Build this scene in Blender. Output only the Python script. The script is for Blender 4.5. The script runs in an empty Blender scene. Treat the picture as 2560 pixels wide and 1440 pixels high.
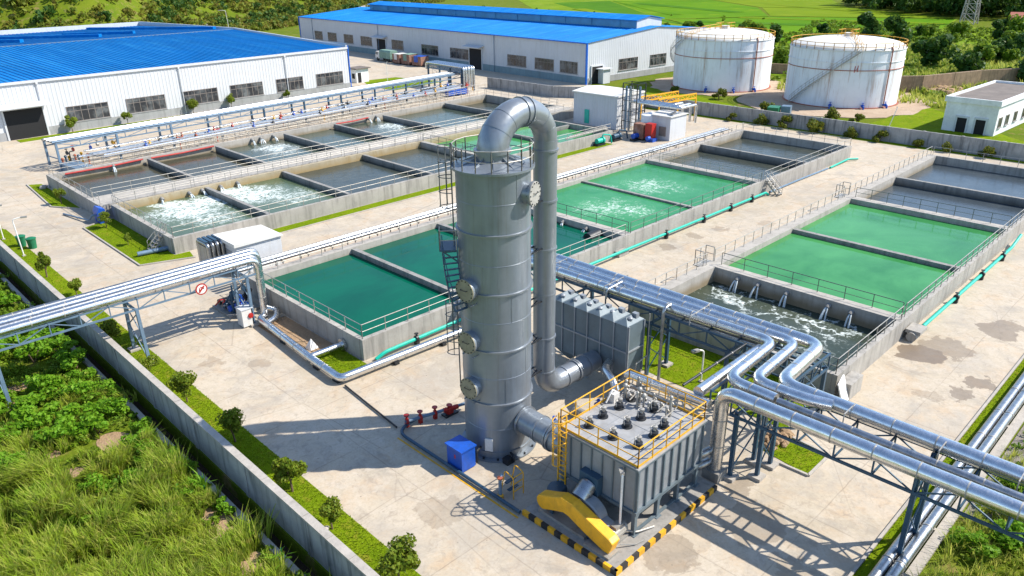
import bpy, math, random
import numpy as np
from mathutils import Vector, Matrix
# ---------------------------------------------------------------- camera, sky, sun, exposure
S = bpy.context.scene
COL = S.collection
PITCH, ROLL, YAW = 0.40812343, -0.01223498, 0.77781058
CAM_H = 25.0
def _cam():
    cp, sp = math.cos(PITCH), math.sin(PITCH)
    fwd = Vector((math.sin(YAW)*cp, math.cos(YAW)*cp, -sp))
    right = Vector((math.cos(YAW), -math.sin(YAW), 0))
    up = right.cross(fwd)
    r = math.cos(ROLL)*right + math.sin(ROLL)*up
    u = -math.sin(ROLL)*right + math.cos(ROLL)*up
    cd = bpy.data.cameras.new('camera'); co = bpy.data.objects.new('camera', cd); COL.objects.link(co)
    m = Matrix((r, u, -fwd)).transposed().to_4x4(); m.translation = (0, 0, CAM_H)
    co.matrix_world = m
    cd.sensor_width = 36.0; cd.lens = 1893.0/2560*36; cd.clip_start = 0.5; cd.clip_end = 9000
    S.camera = co
_cam()
SUN_EL = math.radians(45)
SUN_DIR = Vector((0.77, -0.64, 0)).normalized()          # towards the sun, on the ground plan
W = bpy.data.worlds.new('World'); S.world = W; W.use_nodes = True
_nt = W.node_tree; _nt.nodes.clear()
_sky = _nt.nodes.new('ShaderNodeTexSky'); _sky.sky_type = 'NISHITA'; _sky.sun_disc = False
_sky.sun_elevation = SUN_EL; _sky.sun_rotation = math.atan2(SUN_DIR.x, SUN_DIR.y)
_sky.air_density = 1.0; _sky.dust_density = 0.3; _sky.ozone_density = 2.5
_bg = _nt.nodes.new('ShaderNodeBackground'); _bg.inputs[1].default_value = 0.15
_wo = _nt.nodes.new('ShaderNodeOutputWorld')
_nt.links.new(_sky.outputs[0], _bg.inputs[0]); _nt.links.new(_bg.outputs[0], _wo.inputs[0])
_sd = bpy.data.lights.new('sun', 'SUN'); _sd.energy = 4.8; _sd.angle = math.radians(0.5); _sd.color = (1.0, 0.935, 0.83)
_so = bpy.data.objects.new('sun', _sd); COL.objects.link(_so)
_v = Vector((SUN_DIR.x*math.cos(SUN_EL), SUN_DIR.y*math.cos(SUN_EL), math.sin(SUN_EL)))
_so.rotation_euler = _v.to_track_quat('Z', 'Y').to_euler()
S.view_settings.view_transform = 'Standard'; S.view_settings.look = 'None'
S.view_settings.exposure = 0.70; S.view_settings.gamma = 1.0
S.cycles.max_bounces = 6; S.cycles.diffuse_bounces = 3; S.cycles.glossy_bounces = 3; S.cycles.transmission_bounces = 3
S.cycles.use_denoising = True
PI = math.pi
R = random.Random(7)

# ---------------------------------------------------------------- node materials
class NM:
    def __init__(s, name):
        s.m = bpy.data.materials.new(name); s.m.use_nodes = True
        s.t = s.m.node_tree; s.b = s.t.nodes['Principled BSDF']; s.out = s.t.nodes['Material Output']
        s.co = s.t.nodes.new('ShaderNodeTexCoord').outputs['Object']
    def n(s, typ, ins=None, **kw):
        x = s.t.nodes.new('ShaderNode'+typ)
        for k, v in kw.items(): setattr(x, k, v)
        for k, v in (ins or {}).items(): s.set(x.inputs[k], v)
        return x
    def set(s, sock, v):
        if isinstance(v, bpy.types.NodeSocket): s.t.links.new(v, sock)
        elif isinstance(v, tuple) and len(v) == 3 and sock.type == 'RGBA': sock.default_value = (*v, 1)
        else: sock.default_value = v
    def map(s, scale, loc=(0,0,0), src=None):
        return s.n('Mapping', {'Vector': src or s.co, 'Scale': scale, 'Location': loc}).outputs[0]
    def noise(s, scale, detail=4, rough=.6, dist=0.0, vec=None):
        return s.n('TexNoise', {'Vector': vec or s.co, 'Scale': scale, 'Detail': detail, 'Roughness': rough, 'Distortion': dist}).outputs[0]
    def ramp(s, fac, a, b, x=0.0, y=1.0):
        return s.n('MapRange', {0: fac, 1: a, 2: b, 3: x, 4: y}).outputs[0]
    def mix(s, fac, a, b, blend='MIX'):
        x = s.n('Mix', data_type='RGBA', blend_type=blend)
        s.set(x.inputs[0], fac); s.set(x.inputs[6], a); s.set(x.inputs[7], b)
        return x.outputs[2]
    def math(s, op, a, b=0.0, c=0.0):
        x = s.n('Math', operation=op); s.set(x.inputs[0], a); s.set(x.inputs[1], b); s.set(x.inputs[2], c)
        return x.outputs[0]
    def bump(s, h, strength=.3, dist=.05):
        s.set(s.b.inputs['Normal'], s.n('Bump', {'Strength': strength, 'Distance': dist, 'Height': h}).outputs[0])
    def fin(s, col=None, rough=None, metal=None, spec=None):
        if col is not None: s.set(s.b.inputs['Base Color'], col)
        if rough is not None: s.set(s.b.inputs['Roughness'], rough)
        if metal is not None: s.set(s.b.inputs['Metallic'], metal)
        if spec is not None: s.set(s.b.inputs['Specular IOR Level'], spec)
        return s.m

def M_paint(name, c, rough=.45, metal=0.0, var=.18, scale=1.5, dirt=None, dirt_amt=.25, spec=None):
    """painted or plain surface with slight tone variation and optional dirt patches"""
    k = NM(name)
    a = k.noise(scale, 5); b = k.noise(scale*7, 3)
    f = k.ramp(k.math('ADD', a, k.math('MULTIPLY', b, .4)), .45, .95)
    c2 = tuple(max(0, x*(1-var*1.6)) for x in c)
    col = k.mix(f, c2, tuple(min(1, x*(1+var*.5)) for x in c))
    if dirt:
        d = k.ramp(k.noise(scale*.9, 6, .7, .6, k.map((1, 1, .35), (3, 7, 1))), .52, .72, 0, dirt_amt)
        col = k.mix(d, col, dirt)
    return k.fin(col, k.ramp(b, .2, .8, rough*.8, min(1, rough*1.25)), metal, spec)

def M_metal(name, c, rough=.36, metal=.45, streak=(.10, .075, .05), amt=.3):
    """painted steel plate: plates of slightly different tone, vertical run marks, scuffs"""
    k = NM(name)
    a = k.noise(.55, 4, .6); b = k.noise(5, 4, .7)
    col = k.mix(k.ramp(a, .3, .7), tuple(x*.86 for x in c), tuple(x*1.1 for x in c))
    r_ = k.ramp(k.noise(1.0, 5, .7, .1, k.map((3.2, 3.2, .16))), .52, .74, 0, amt)
    col = k.mix(r_, col, streak)
    l_ = k.ramp(k.noise(1.0, 4, .6, .1, k.map((2.6, 2.6, .22), (5, 9, 2))), .55, .75, 0, amt*.8)
    col = k.mix(l_, col, tuple(min(1, x*1.6) for x in c))
    k.bump(k.noise(1.4, 2), .05, .1)
    return k.fin(col, k.ramp(b, .25, .75, rough*.85, rough*1.3), metal)

def M_tank():
    """white tank paint with rust runs and grey scuffs"""
    k = NM('white_tank_paint')
    a = k.noise(.35, 5)
    col = k.mix(k.ramp(a, .3, .7), (.68, .71, .74), (.78, .80, .83))
    col = k.mix(k.ramp(k.noise(1.0, 6, .7, .2, k.map((.9, .9, .12))), .50, .70, 0, .6), col, (.42, .40, .38))
    col = k.mix(k.ramp(k.noise(1.0, 6, .75, .1, k.map((1.6, 1.6, .10), (3, 9, 4))), .56, .70, 0, .75), col, (.34, .16, .07))
    return k.fin(col, .5)

def M_roof(name, c, fade, ax):
    """profiled roof sheets: sheet-to-sheet tone steps, faded runs down the slope, dirt near the gutters"""
    k = NM(name)
    xyz = k.n('SeparateXYZ', {0: k.co}); u = xyz.outputs[ax]
    sh = k.n('TexWhiteNoise', {'W': k.math('FLOOR', k.math('DIVIDE', u, 3.0))}, noise_dimensions='1D').outputs[0]
    col = k.mix(k.ramp(sh, 0, 1, 0, .45), c, tuple(x*.72 for x in c))
    sc = (1.2, .05, 1) if ax == 0 else (.05, 1.2, 1)
    col = k.mix(k.ramp(k.noise(1.0, 5, .65, .1, k.map(sc)), .48, .74, 0, .65), col, fade)
    col = k.mix(k.ramp(k.noise(.09, 5, .7, .4), .52, .72, 0, .45), col, tuple(x*.6 for x in c))
    col = k.mix(k.ramp(k.noise(.5, 6, .75, .3, k.map((1, 1, 1), (4, 8, 1))), .62, .75, 0, .4), col, (.16, .22, .26))
    return k.fin(col, .55, 0, .08)

def M_concrete(name, c, streak=(.10, .095, .085), amt=.55, dark=.25, low=None, scale=.5):
    """weathered cast concrete: blotches, vertical run marks, optional wet and ochre foot near the water"""
    k = NM(name)
    big = k.noise(scale, 5, .65); fine = k.noise(9, 4, .7)
    col = k.mix(k.ramp(big, .3, .7), tuple(x*(1-dark) for x in c), c)
    st = k.ramp(k.noise(1.0, 5, .65, .2, k.map((2.2, 2.2, .22))), .48, .72, 0, amt)
    col = k.mix(st, col, streak)
    col = k.mix(k.ramp(fine, .35, .75, 0, .28), col, tuple(x*.55 for x in c))
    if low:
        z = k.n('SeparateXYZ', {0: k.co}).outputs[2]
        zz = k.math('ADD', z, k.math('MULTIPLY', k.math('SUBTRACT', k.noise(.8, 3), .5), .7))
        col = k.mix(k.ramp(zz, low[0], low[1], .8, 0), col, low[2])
    k.bump(k.math('ADD', fine, big), .35, .04)
    return k.fin(col, .85)

def M_water(name, c1, c2, foams=(), scale=.35, rough=.09, bump=.12, wave=2.2, scum=0.0, spec=.5, lace=.75, cloud=False):
    """opaque tinted water with ripples; foam where streams fall in"""
    k = NM(name)
    dis = k.noise(scale, 4, .6, .8)
    col = k.mix(k.ramp(dis, .3, .7), c1, c2)
    rg = rough
    mask = None
    warp = k.n('VectorMath', {0: k.co, 1: k.n('VectorMath', {0: k.n('TexNoise', {'Vector': k.co, 'Scale': .5, 'Detail': 4}).outputs[1], 1: (3.5, 3.5, 0)}, operation='MULTIPLY').outputs[0]}, operation='ADD').outputs[0]
    for (x, y, r, s_) in foams:
        d = k.n('VectorMath', {0: k.n('VectorMath', {0: warp, 1: (1, 1, 0)}, operation='MULTIPLY').outputs[0], 1: (x+1.75, y+1.75, 0)}, operation='DISTANCE').outputs[1]
        q = k.ramp(d, r*.15, r, s_, 0)
        mask = q if mask is None else k.math('MAXIMUM', mask, q)
    if mask is not None:                                    # milky aerated water under the foam
        col = k.mix(k.math('MULTIPLY', mask, .5), col, tuple(min(1, x*1.4+.05) for x in c2))
    if mask is not None or scum:
        v = k.n('TexVoronoi', {'Vector': k.n('VectorMath', {0: warp, 1: k.n('VectorMath', {0: k.n('TexNoise', {'Vector': k.co, 'Scale': 2.6, 'Detail': 3}).outputs[1], 1: (.8, .8, 0)}, operation='MULTIPLY').outputs[0]}, operation='ADD').outputs[0], 'Scale': .5, 'Randomness': 1.0}, feature='DISTANCE_TO_EDGE').outputs[0]
        web = k.ramp(v, 0, .10, 1, 0)
        fine = k.noise(2.2, 6, .75, 1.0)
        lace = k.math('MULTIPLY', k.math('ADD', k.math('MULTIPLY', web, .25 if cloud else 1.0), k.ramp(fine, .36 if cloud else .44, .66)), lace)
        if mask is None: mask = scum
        elif scum: mask = k.math('MAXIMUM', mask, scum)
        f = k.ramp(k.math('MULTIPLY', lace, k.math('ADD', mask, k.math('MULTIPLY', mask, fine))), .30, .95)
        col = k.mix(f, col, (.62, .68, .66))
        rg = k.ramp(f, 0, 1, rough, .7)
    h = k.math('ADD', k.noise(wave, 3, .5, .4), k.math('MULTIPLY', k.noise(wave*4, 2), .35))
    k.bump(h, bump, .12)
    k.b.inputs['IOR'].default_value = 1.33
    return k.fin(col, rg, 0, spec)

def M_leaf(name, c1, c2, c3, scale=1.2, trans=.35):
    k = NM(name)
    oi = k.n('ObjectInfo').outputs['Random']
    a = k.noise(scale, 3); b = k.noise(scale*5, 2)
    col = k.mix(k.ramp(a, .35, .65), c1, c2)
    col = k.mix(k.ramp(b, .5, .75), col, c3)
    col = k.mix(k.ramp(oi, 0, 1, 0, .35), col, tuple(x*.6 for x in c2))
    k.fin(col, .6, 0, .25)
    tr = k.n('BsdfTranslucent', {0: k.mix(.5, col, c3)})
    mx = k.n('MixShader', {0: trans, 1: k.b.outputs[0], 2: tr.outputs[0]})
    k.t.links.new(mx.outputs[0], k.out.inputs[0])
    return k.m

def M_ground(name, stops, scale=.3, fine=6.0, bump=.5, detail=6, rough=.95):
    """natural ground: three tones mixed by layered noise"""
    k = NM(name)
    c1, c2, c3 = stops
    a = k.noise(scale, detail, .65, .5); b = k.noise(fine, 4, .7)
    col = k.mix(k.ramp(a, .35, .62), c1, c2)
    col = k.mix(k.ramp(k.noise(scale*2.7, 5, .7, .3, k.map((1, 1, 1), (9, 4, 2))), .54, .68), col, c3)
    col = k.mix(k.ramp(b, .3, .75, 0, .5), col, tuple(x*.45 for x in c2))
    k.bump(b, bump, .12)
    return k.fin(col, rough, 0, .04)

YARD_STAINS = [(51.9, 12.9, 1.5, .75), (54.0, 12.0, 1.6, .5), (59.3, 10.2, 1.3, .6), (61, 9.6, .8, .55), (48.3, 9.3, .9, .6), (50.4, 8.8, .9, .65), (46.5, 10.6, .7, .3), (57.5, 37.5, .9, .45), (62.0, 37.3, .8, .4), (17.8, 62.5, 1.0, .35), (27.2, 31.0, 1.1, .5), (65.5, 36.5, .9, .35), (24.0, 14.2, 1.3, .4), (28.5, 12.5, 1.6, .35), (26.8, 9.6, 1.0, .3), (18.5, 24.0, 1.2, .25), (17.3, 47.0, .8, .3), (19.6, 44.6, .6, .3), (70, 34, 1.0, .25), (30.2, 14.2, .9, .45)]
def M_yard():
    """pale cast yard slabs: joints, dust, rust-coloured soil stains and grey scuffs"""
    k = NM('yard_concrete')
    big = k.noise(.09, 5, .6, .4); mid = k.noise(.45, 6, .68, .6); fine = k.noise(7, 4, .75)
    col = k.mix(k.ramp(big, .35, .65), (.39, .33, .245), (.485, .415, .32))
    col = k.mix(k.ramp(mid, .50, .68, 0, .65), col, (.46, .325, .20))
    col = k.mix(k.ramp(k.noise(.3, 6, .7, .7, k.map((1, 1, 1), (20, 5, 0))), .54, .72, 0, .7), col, (.25, .23, .20))
    col = k.mix(k.ramp(k.noise(1.1, 5, .7, .5, k.map((1, .5, 1), (2, 31, 0))), .58, .72, 0, .5), col, (.50, .455, .39))
    pat = k.noise(.75, 7, .72, .9, k.map((1, 1, 1), (40, 12, 0)))
    col = k.mix(k.ramp(pat, .47, .58, 0, .42), col, (.52, .455, .37))
    col = k.mix(k.ramp(k.noise(1.7, 7, .75, 1.2, k.map((1, 1, 1), (7, 77, 0))), .52, .66, 0, .6), col, (.27, .225, .175))
    col = k.mix(k.ramp(k.noise(.17, 6, .7, .5, k.map((1, 1, 1), (70, 3, 0))), .50, .62, 0, .45), col, (.31, .285, .25))
    col = k.mix(k.ramp(fine, .45, .8, 0, .4), col, (.25, .20, .15))
    sp = k.n('TexVoronoi', {'Vector': k.co, 'Scale': 1.3}).outputs[0]
    col = k.mix(k.math('MULTIPLY', k.ramp(sp, .03, .07, .8, 0), k.ramp(mid, .45, .6)), col, (.10, .085, .07))
    # wet and oily stains, each with its own spot
    wv = k.n('VectorMath', {0: k.co, 1: k.n('VectorMath', {0: k.n('TexNoise', {'Vector': k.co, 'Scale': .8, 'Detail': 6, 'Roughness': .6}).outputs[1], 1: (3.2, 2.6, 0)}, operation='MULTIPLY').outputs[0]}, operation='ADD').outputs[0]
    sm = None
    for (x, y, rr, s_) in YARD_STAINS:
        d = k.n('VectorMath', {0: wv, 1: (x+1.6, y+1.3, 0)}, operation='DISTANCE').outputs[1]
        q = k.ramp(d, rr*.93, rr, s_, 0); sm = q if sm is None else k.math('MAXIMUM', sm, q)
    col = k.mix(sm, col, (.125, .085, .05))
    xyz = k.n('SeparateXYZ', {0: k.n('VectorMath', {0: k.co, 1: k.n('VectorMath', {0: k.n('TexNoise', {'Vector': k.co, 'Scale': .9}).outputs[1], 1: (.12, .12, 0)}, operation='MULTIPLY').outputs[0]}, operation='ADD').outputs[0]})
    j = None
    for ax, step, off in ((0, 6.0, 2.1), (1, 5.2, 2.35)):
        d = k.math('ABSOLUTE', k.math('SUBTRACT', k.math('FRACT', k.math('DIVIDE', k.math('ADD', xyz.outputs[ax], off), step)), .5))
        q = k.ramp(d, 0, .009, 1, 0)
        j = q if j is None else k.math('MAXIMUM', j, q)
    j = k.math('MULTIPLY', j, k.ramp(mid, .35, .6, .05, .55))
    col = k.mix(j, col, (.14, .115, .09))
    # hairline cracks
    v = k.n('TexVoronoi', {'Vector': k.map((.13, .13, .13), (1, 2, 0)), 'Scale': 1.0}, feature='DISTANCE_TO_EDGE').outputs[0]
    cr = k.math('MULTIPLY', k.ramp(v, 0, .006, 1, 0), k.ramp(big, .45, .6, 0, .5))
    col = k.mix(cr, col, (.17, .14, .11))
    k.bump(k.math('ADD', fine, mid), .12, .03)
    return k.fin(col, k.ramp(sm, .3, .8, .88, .42))

MT = {}
def setup_materials():
    m = MT
    m['yard'] = M_yard()
    m['conc'] = M_concrete('basin_concrete', (.41, .385, .345), amt=.65, dark=.3)
    m['conc_in'] = M_concrete('basin_wall_concrete', (.43, .40, .355), streak=(.15, .14, .12), amt=.5, low=(.55, 1.15, (.20, .15, .075)))
    m['ochre'] = M_concrete('ochre_stained_concrete', (.42, .36, .25), streak=(.26, .17, .06), amt=.6, low=(.7, 1.5, (.30, .20, .07)))
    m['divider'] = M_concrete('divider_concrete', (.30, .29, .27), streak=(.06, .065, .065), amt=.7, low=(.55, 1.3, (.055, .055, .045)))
    m['wall'] = M_concrete('boundary_wall_concrete', (.42, .41, .395), streak=(.055, .06, .065), amt=.85, dark=.4, scale=.55)
    m['ret'] = M_concrete('retaining_wall_stone', (.36, .245, .15), streak=(.10, .07, .04), amt=.7, dark=.45, scale=.9)
    m['kerb'] = M_concrete('kerb_concrete', (.45, .41, .36), amt=.35)
    m['pad'] = M_concrete('plinth_concrete', (.33, .31, .28), streak=(.11, .10, .09), amt=.6)
    m['white'] = M_concrete('white_cladding', (.57, .59, .615), streak=(.40, .39, .37), amt=.38, dark=.10, scale=.2)
    m['white_s'] = M_paint('white_render', (.78, .79, .80), .7, dirt=(.50, .47, .42), dirt_amt=.4, scale=.4)
    m['plinth'] = M_concrete('grey_render', (.34, .345, .35), amt=.4)
    m['plinth_shade'] = M_concrete('shaded_grey_render', (.20, .30, .34), amt=.35)  # plinth on the back warehouse's unlit front: teal shade tone put into the colour
    m['roof'] = M_roof('blue_roof_sheet', (.0, .145, .43), (.03, .26, .52), 0)
    m['roof2'] = M_roof('bright_blue_roof_sheet', (.0, .165, .54), (.04, .29, .62), 1)
    m['bluetrim'] = M_paint('blue_trim', (.006, .12, .55), .4)
    m['monitor'] = M_paint('ridge_monitor_sheet', (.10, .33, .50), .45, scale=.3)
    m['tower'] = M_metal('grey_tower_paint', (.22, .25, .285), .34, .42)
    m['duct'] = M_metal('grey_duct_paint', (.245, .27, .30), .32, .5, amt=.2)
    m['housing'] = M_paint('grey_housing_paint', (.27, .29, .31), .48, .2, var=.14, scale=.8, dirt=(.12, .11, .11), dirt_amt=.4)
    m['rooftop'] = M_paint('housing_roof_plate', (.34, .345, .35), .6, .1, scale=1.2, dirt=(.20, .185, .16), dirt_amt=.5)
    m['filter'] = M_paint('filter_grey_paint', (.13, .17, .195), .5, .15, scale=.8, dirt=(.14, .14, .14), dirt_amt=.35)
    m['cover'] = M_paint('manhole_cover_rusty', (.30, .275, .20), .6, .3, scale=3, dirt=(.15, .11, .06), dirt_amt=.6)
    m['cover_l'] = M_paint('manhole_cover_grey', (.45, .43, .40), .55, .3, scale=3)
    m['gal'] = M_paint('galvanised_rail', (.40, .385, .35), .5, .4, scale=2, dirt=(.22, .13, .06), dirt_amt=.5)
    m['rail_d'] = M_paint('dark_green_rail', (.12, .15, .13), .5, .3, scale=2, dirt=(.2, .12, .06), dirt_amt=.5)
    m['yellow'] = M_paint('yellow_paint', (.74, .38, .012), .5, scale=2.5, var=.2, dirt=(.20, .13, .05), dirt_amt=.4)
    m['guard'] = M_paint('yellow_guard_paint', (.78, .39, .008), .5, scale=3, var=.14, dirt=(.34, .17, .02), dirt_amt=.45)
    m['black'] = M_paint('black_stripe', (.022, .022, .022), .7, scale=3, dirt=(.11, .095, .075), dirt_amt=.55)
    m['blackm'] = M_paint('black_iron', (.03, .033, .038), .45, .3)
    m['cage'] = M_paint('grey_ladder_steel', (.16, .17, .18), .5, .3)
    m['steel'] = M_paint('blue_grey_steel', (.035, .085, .14), .45, .2, scale=1.5, dirt=(.05, .06, .07))
    m['steel_l'] = M_paint('light_blue_steel', (.15, .23, .32), .45, .2, scale=1.5, dirt=(.12, .12, .12))
    m['blue'] = M_paint('blue_enamel', (.01, .085, .46), .42, scale=2, dirt=(.02, .06, .2), dirt_amt=.5)
    m['red'] = M_paint('red_paint', (.42, .018, .012), .42, scale=3)
    m['rust'] = M_paint('rusty_red_pipe', (.33, .09, .045), .6, scale=3, dirt=(.2, .1, .05))
    m['teal'] = M_paint('teal_plastic', (.0, .42, .31), .4, scale=2, var=.12)
    m['greenp'] = M_paint('green_plastic', (.01, .16, .07), .45)
    m['wood'] = M_paint('trunk_bark', (.14, .095, .06), .9, scale=4)
    k = NM('window_glass'); g_ = k.noise(.45, 3, .6); m['glass'] = k.fin(k.mix(k.ramp(g_, .45, .65), (.018, .022, .028), (.12, .13, .135)), k.ramp(g_, .3, .7, .08, .35), 0, .6)  # paler blotches in the pane colour stand in for reflections
    m['frame'] = M_paint('window_frame', (.22, .19, .17), .6)
    m['dark'] = NM('dark_interior').fin((.012, .012, .014), .9)
    m['tank'] = M_paint('white_tank_paint', (.74, .77, .80), .5, scale=.35, var=.06, dirt=(.36, .30, .24), dirt_amt=.6)
    m['tank'] = M_tank()
    m['dome'] = M_paint('white_dome_paint', (.66, .65, .615), .55, scale=.35, var=.1, dirt=(.5, .40, .28), dirt_amt=.45)
    m['tarroof'] = M_concrete('tar_roof', (.20, .165, .14), amt=.5, dark=.4)
    m['foamjet'] = NM('falling_water').fin((.52, .57, .58), .2)
    m['cargo'] = M_paint('rusty_brown_sheet', (.28, .13, .085), .7, scale=2, var=.4, dirt=(.5, .42, .38), dirt_amt=.6)
    m['tarp'] = M_paint('faded_green_tarp', (.20, .33, .27), .7, scale=1, var=.3)
    m['signw'] = M_paint('sign_white', (.78, .76, .72), .5)
    k = NM('shiny_cladding')
    a = k.noise(2.5, 4, .6); b = k.noise(14, 3)
    k.bump(k.noise(1.1, 2), .10, .08)
    m['pipe'] = k.fin(k.mix(k.ramp(a, .3, .7), (.58, .59, .60), (.78, .78, .77)), k.ramp(b, .3, .7, .20, .36), 1.0)
    k = NM('dull_cladding')
    a = k.noise(2.5, 4, .6); b = k.noise(14, 3)
    k.bump(k.noise(1.3, 2), .15, .06)
    m['pipe_d'] = k.fin(k.mix(k.ramp(a, .3, .7), (.27, .285, .30), (.44, .45, .46)), k.ramp(b, .3, .7, .25, .42), .95)
    m['lawn'] = M_ground('lawn', ((.13, .21, .005), (.19, .27, .007), (.28, .26, .03)), .5, 11, .9)
    m['scrub'] = M_ground('scrub_ground', ((.09, .145, .010), (.14, .18, .014), (.25, .18, .08)), .16, 4, .8)
    m['field'] = M_ground('meadow', ((.12, .21, .010), (.18, .27, .014), (.25, .27, .04)), .05, 2, .5)
    m['soil'] = M_ground('bare_soil', ((.36, .24, .145), (.42, .29, .18), (.30, .21, .12)), .8, 8, .8)
    m['ditch'] = M_ground('ditch_mud', ((.045, .032, .022), (.08, .055, .035), (.05, .06, .02)), .8, 6, .7)
    m['gravel'] = M_ground('gravel', ((.30, .27, .23), (.38, .34, .29), (.20, .17, .13)), 1.2, 14, 1.0)
    m['paddy'] = M_ground('paddy_rice', ((.075, .19, .004), (.115, .24, .005), (.16, .26, .008)), .022, 1.6, .3)
    m['paddy_y'] = M_ground('paddy_ripening', ((.13, .21, .006), (.17, .245, .008), (.20, .25, .015)), .03, 1.6, .3)
    m['paddy_d'] = M_ground('paddy_young', ((.05, .15, .006), (.075, .19, .008), (.10, .2, .02)), .03, 1.6, .3)
    m['dirtyard'] = M_ground('dusty_earth', ((.42, .31, .22), (.50, .39, .29), (.36, .26, .18)), .2, 5, .4)
    m['leaf_tree'] = M_leaf('leaf_tree', (.10, .18, .010), (.17, .24, .014), (.32, .30, .035), 1.6)
    m['leaf_bush'] = M_leaf('leaf_bush', (.12, .30, .010), (.19, .38, .014), (.30, .44, .04), 1.2, .45)
    m['leaf_hill'] = M_leaf('leaf_hill', (.085, .17, .012), (.22, .26, .020), (.34, .24, .07), .07, .4)
    m['leaf_dark'] = M_leaf('leaf_dark', (.022, .085, .012), (.055, .13, .018), (.12, .18, .025), .12, .3)
    m['leaf_scrub'] = M_leaf('leaf_scrub', (.09, .20, .010), (.17, .28, .014), (.27, .33, .04), .09, .4)
    m['leaf_weed'] = M_leaf('leaf_weed', (.08, .20, .010), (.19, .30, .014), (.33, .38, .05), .35, .4)
    m['leaf_wall'] = M_leaf('leaf_wall', (.06, .12, .012), (.13, .17, .015), (.30, .25, .03), 1.0, .35)
    m['grass'] = M_leaf('tall_grass', (.19, .34, .014), (.34, .45, .028), (.62, .54, .16), .6, .5)
    m['blade'] = M_leaf('lawn_blades', (.20, .31, .006), (.27, .38, .008), (.34, .37, .03), .6, .35)
    m['wet'] = NM('wet_patch').fin((.16, .105, .055), .25)
    m['wet2'] = M_paint('damp_stain', (.25, .195, .14), .8, scale=.9, var=.3)
    # waters
    m['w_dkgreen'] = M_water('dark_green_water', (.0, .066, .042), (.0, .108, .058), scale=.12, rough=.05, bump=.02, spec=.26)
    m['w_green'] = M_water('green_water', (.022, .155, .040), (.062, .265, .078), scale=.13, bump=.06, rough=.06, spec=.28)
    m['w_greenf'] = M_water('churned_green_water', (.018, .175, .055), (.04, .225, .078), [(60.5, 47, 6.5, .62), (61.8, 44.5, 4, .7), (70.5, 48.8, 6.0, .62), (71.5, 46, 4, .5), (66.5, 52, 3, .4)], bump=.2, wave=1.2, rough=.12, spec=.15, lace=.9, cloud=True)
    m['w_grey'] = M_water('grey_water', (.034, .043, .037), (.06, .065, .052), spec=.32, bump=.25, wave=1.3, rough=.12)
    m['w_slate'] = M_water('slate_water', (.038, .05, .06), (.06, .074, .084), spec=.4, bump=.10, rough=.2)
    m['w_spout'] = M_water('foaming_dark_water', (.020, .034, .025), (.04, .052, .034), [(51.2, 27.6, 3.2, .7), (50.8, 25.6, 3.4, .7), (50.4, 22.8, 3.6, .75), (50.6, 19.2, 4.2, .85), (47, 25, 4.5, .45), (46.5, 19, 5, .52)], bump=.3, wave=1.2, lace=.60, spec=.3)
    m['w_foam'] = M_water('churning_green_water', (.055, .085, .045), (.085, .12, .065), [(30.0, 80, 6.0, 1.15), (31, 75.5, 4.5, .8), (33, 82, 4.0, 1.4), (38, 80.5, 6.0, 1.15), (41, 76.5, 5, .8), (37, 83, 3.6, 1.4), (29.6, 83.3, 2.4, 1.6)], bump=.4, wave=1.0, cloud=True, lace=.95, spec=.35)
    m['w_brown'] = M_water('murky_brown_water', (.042, .040, .025), (.068, .062, .038), spec=.25, bump=.16, rough=.12, wave=1.0)
    m['w_mix'] = M_water('murky_water_with_foam', (.035, .058, .045), (.06, .068, .048), [(52, 101, 4.6, 1.1), (51, 97.5, 4.5, .7), (73, 101.2, 4.5, 1.1), (71, 98, 4, .6)], bump=.3, wave=1.0, cloud=True, lace=.9, spec=.35)
setup_materials()

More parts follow.
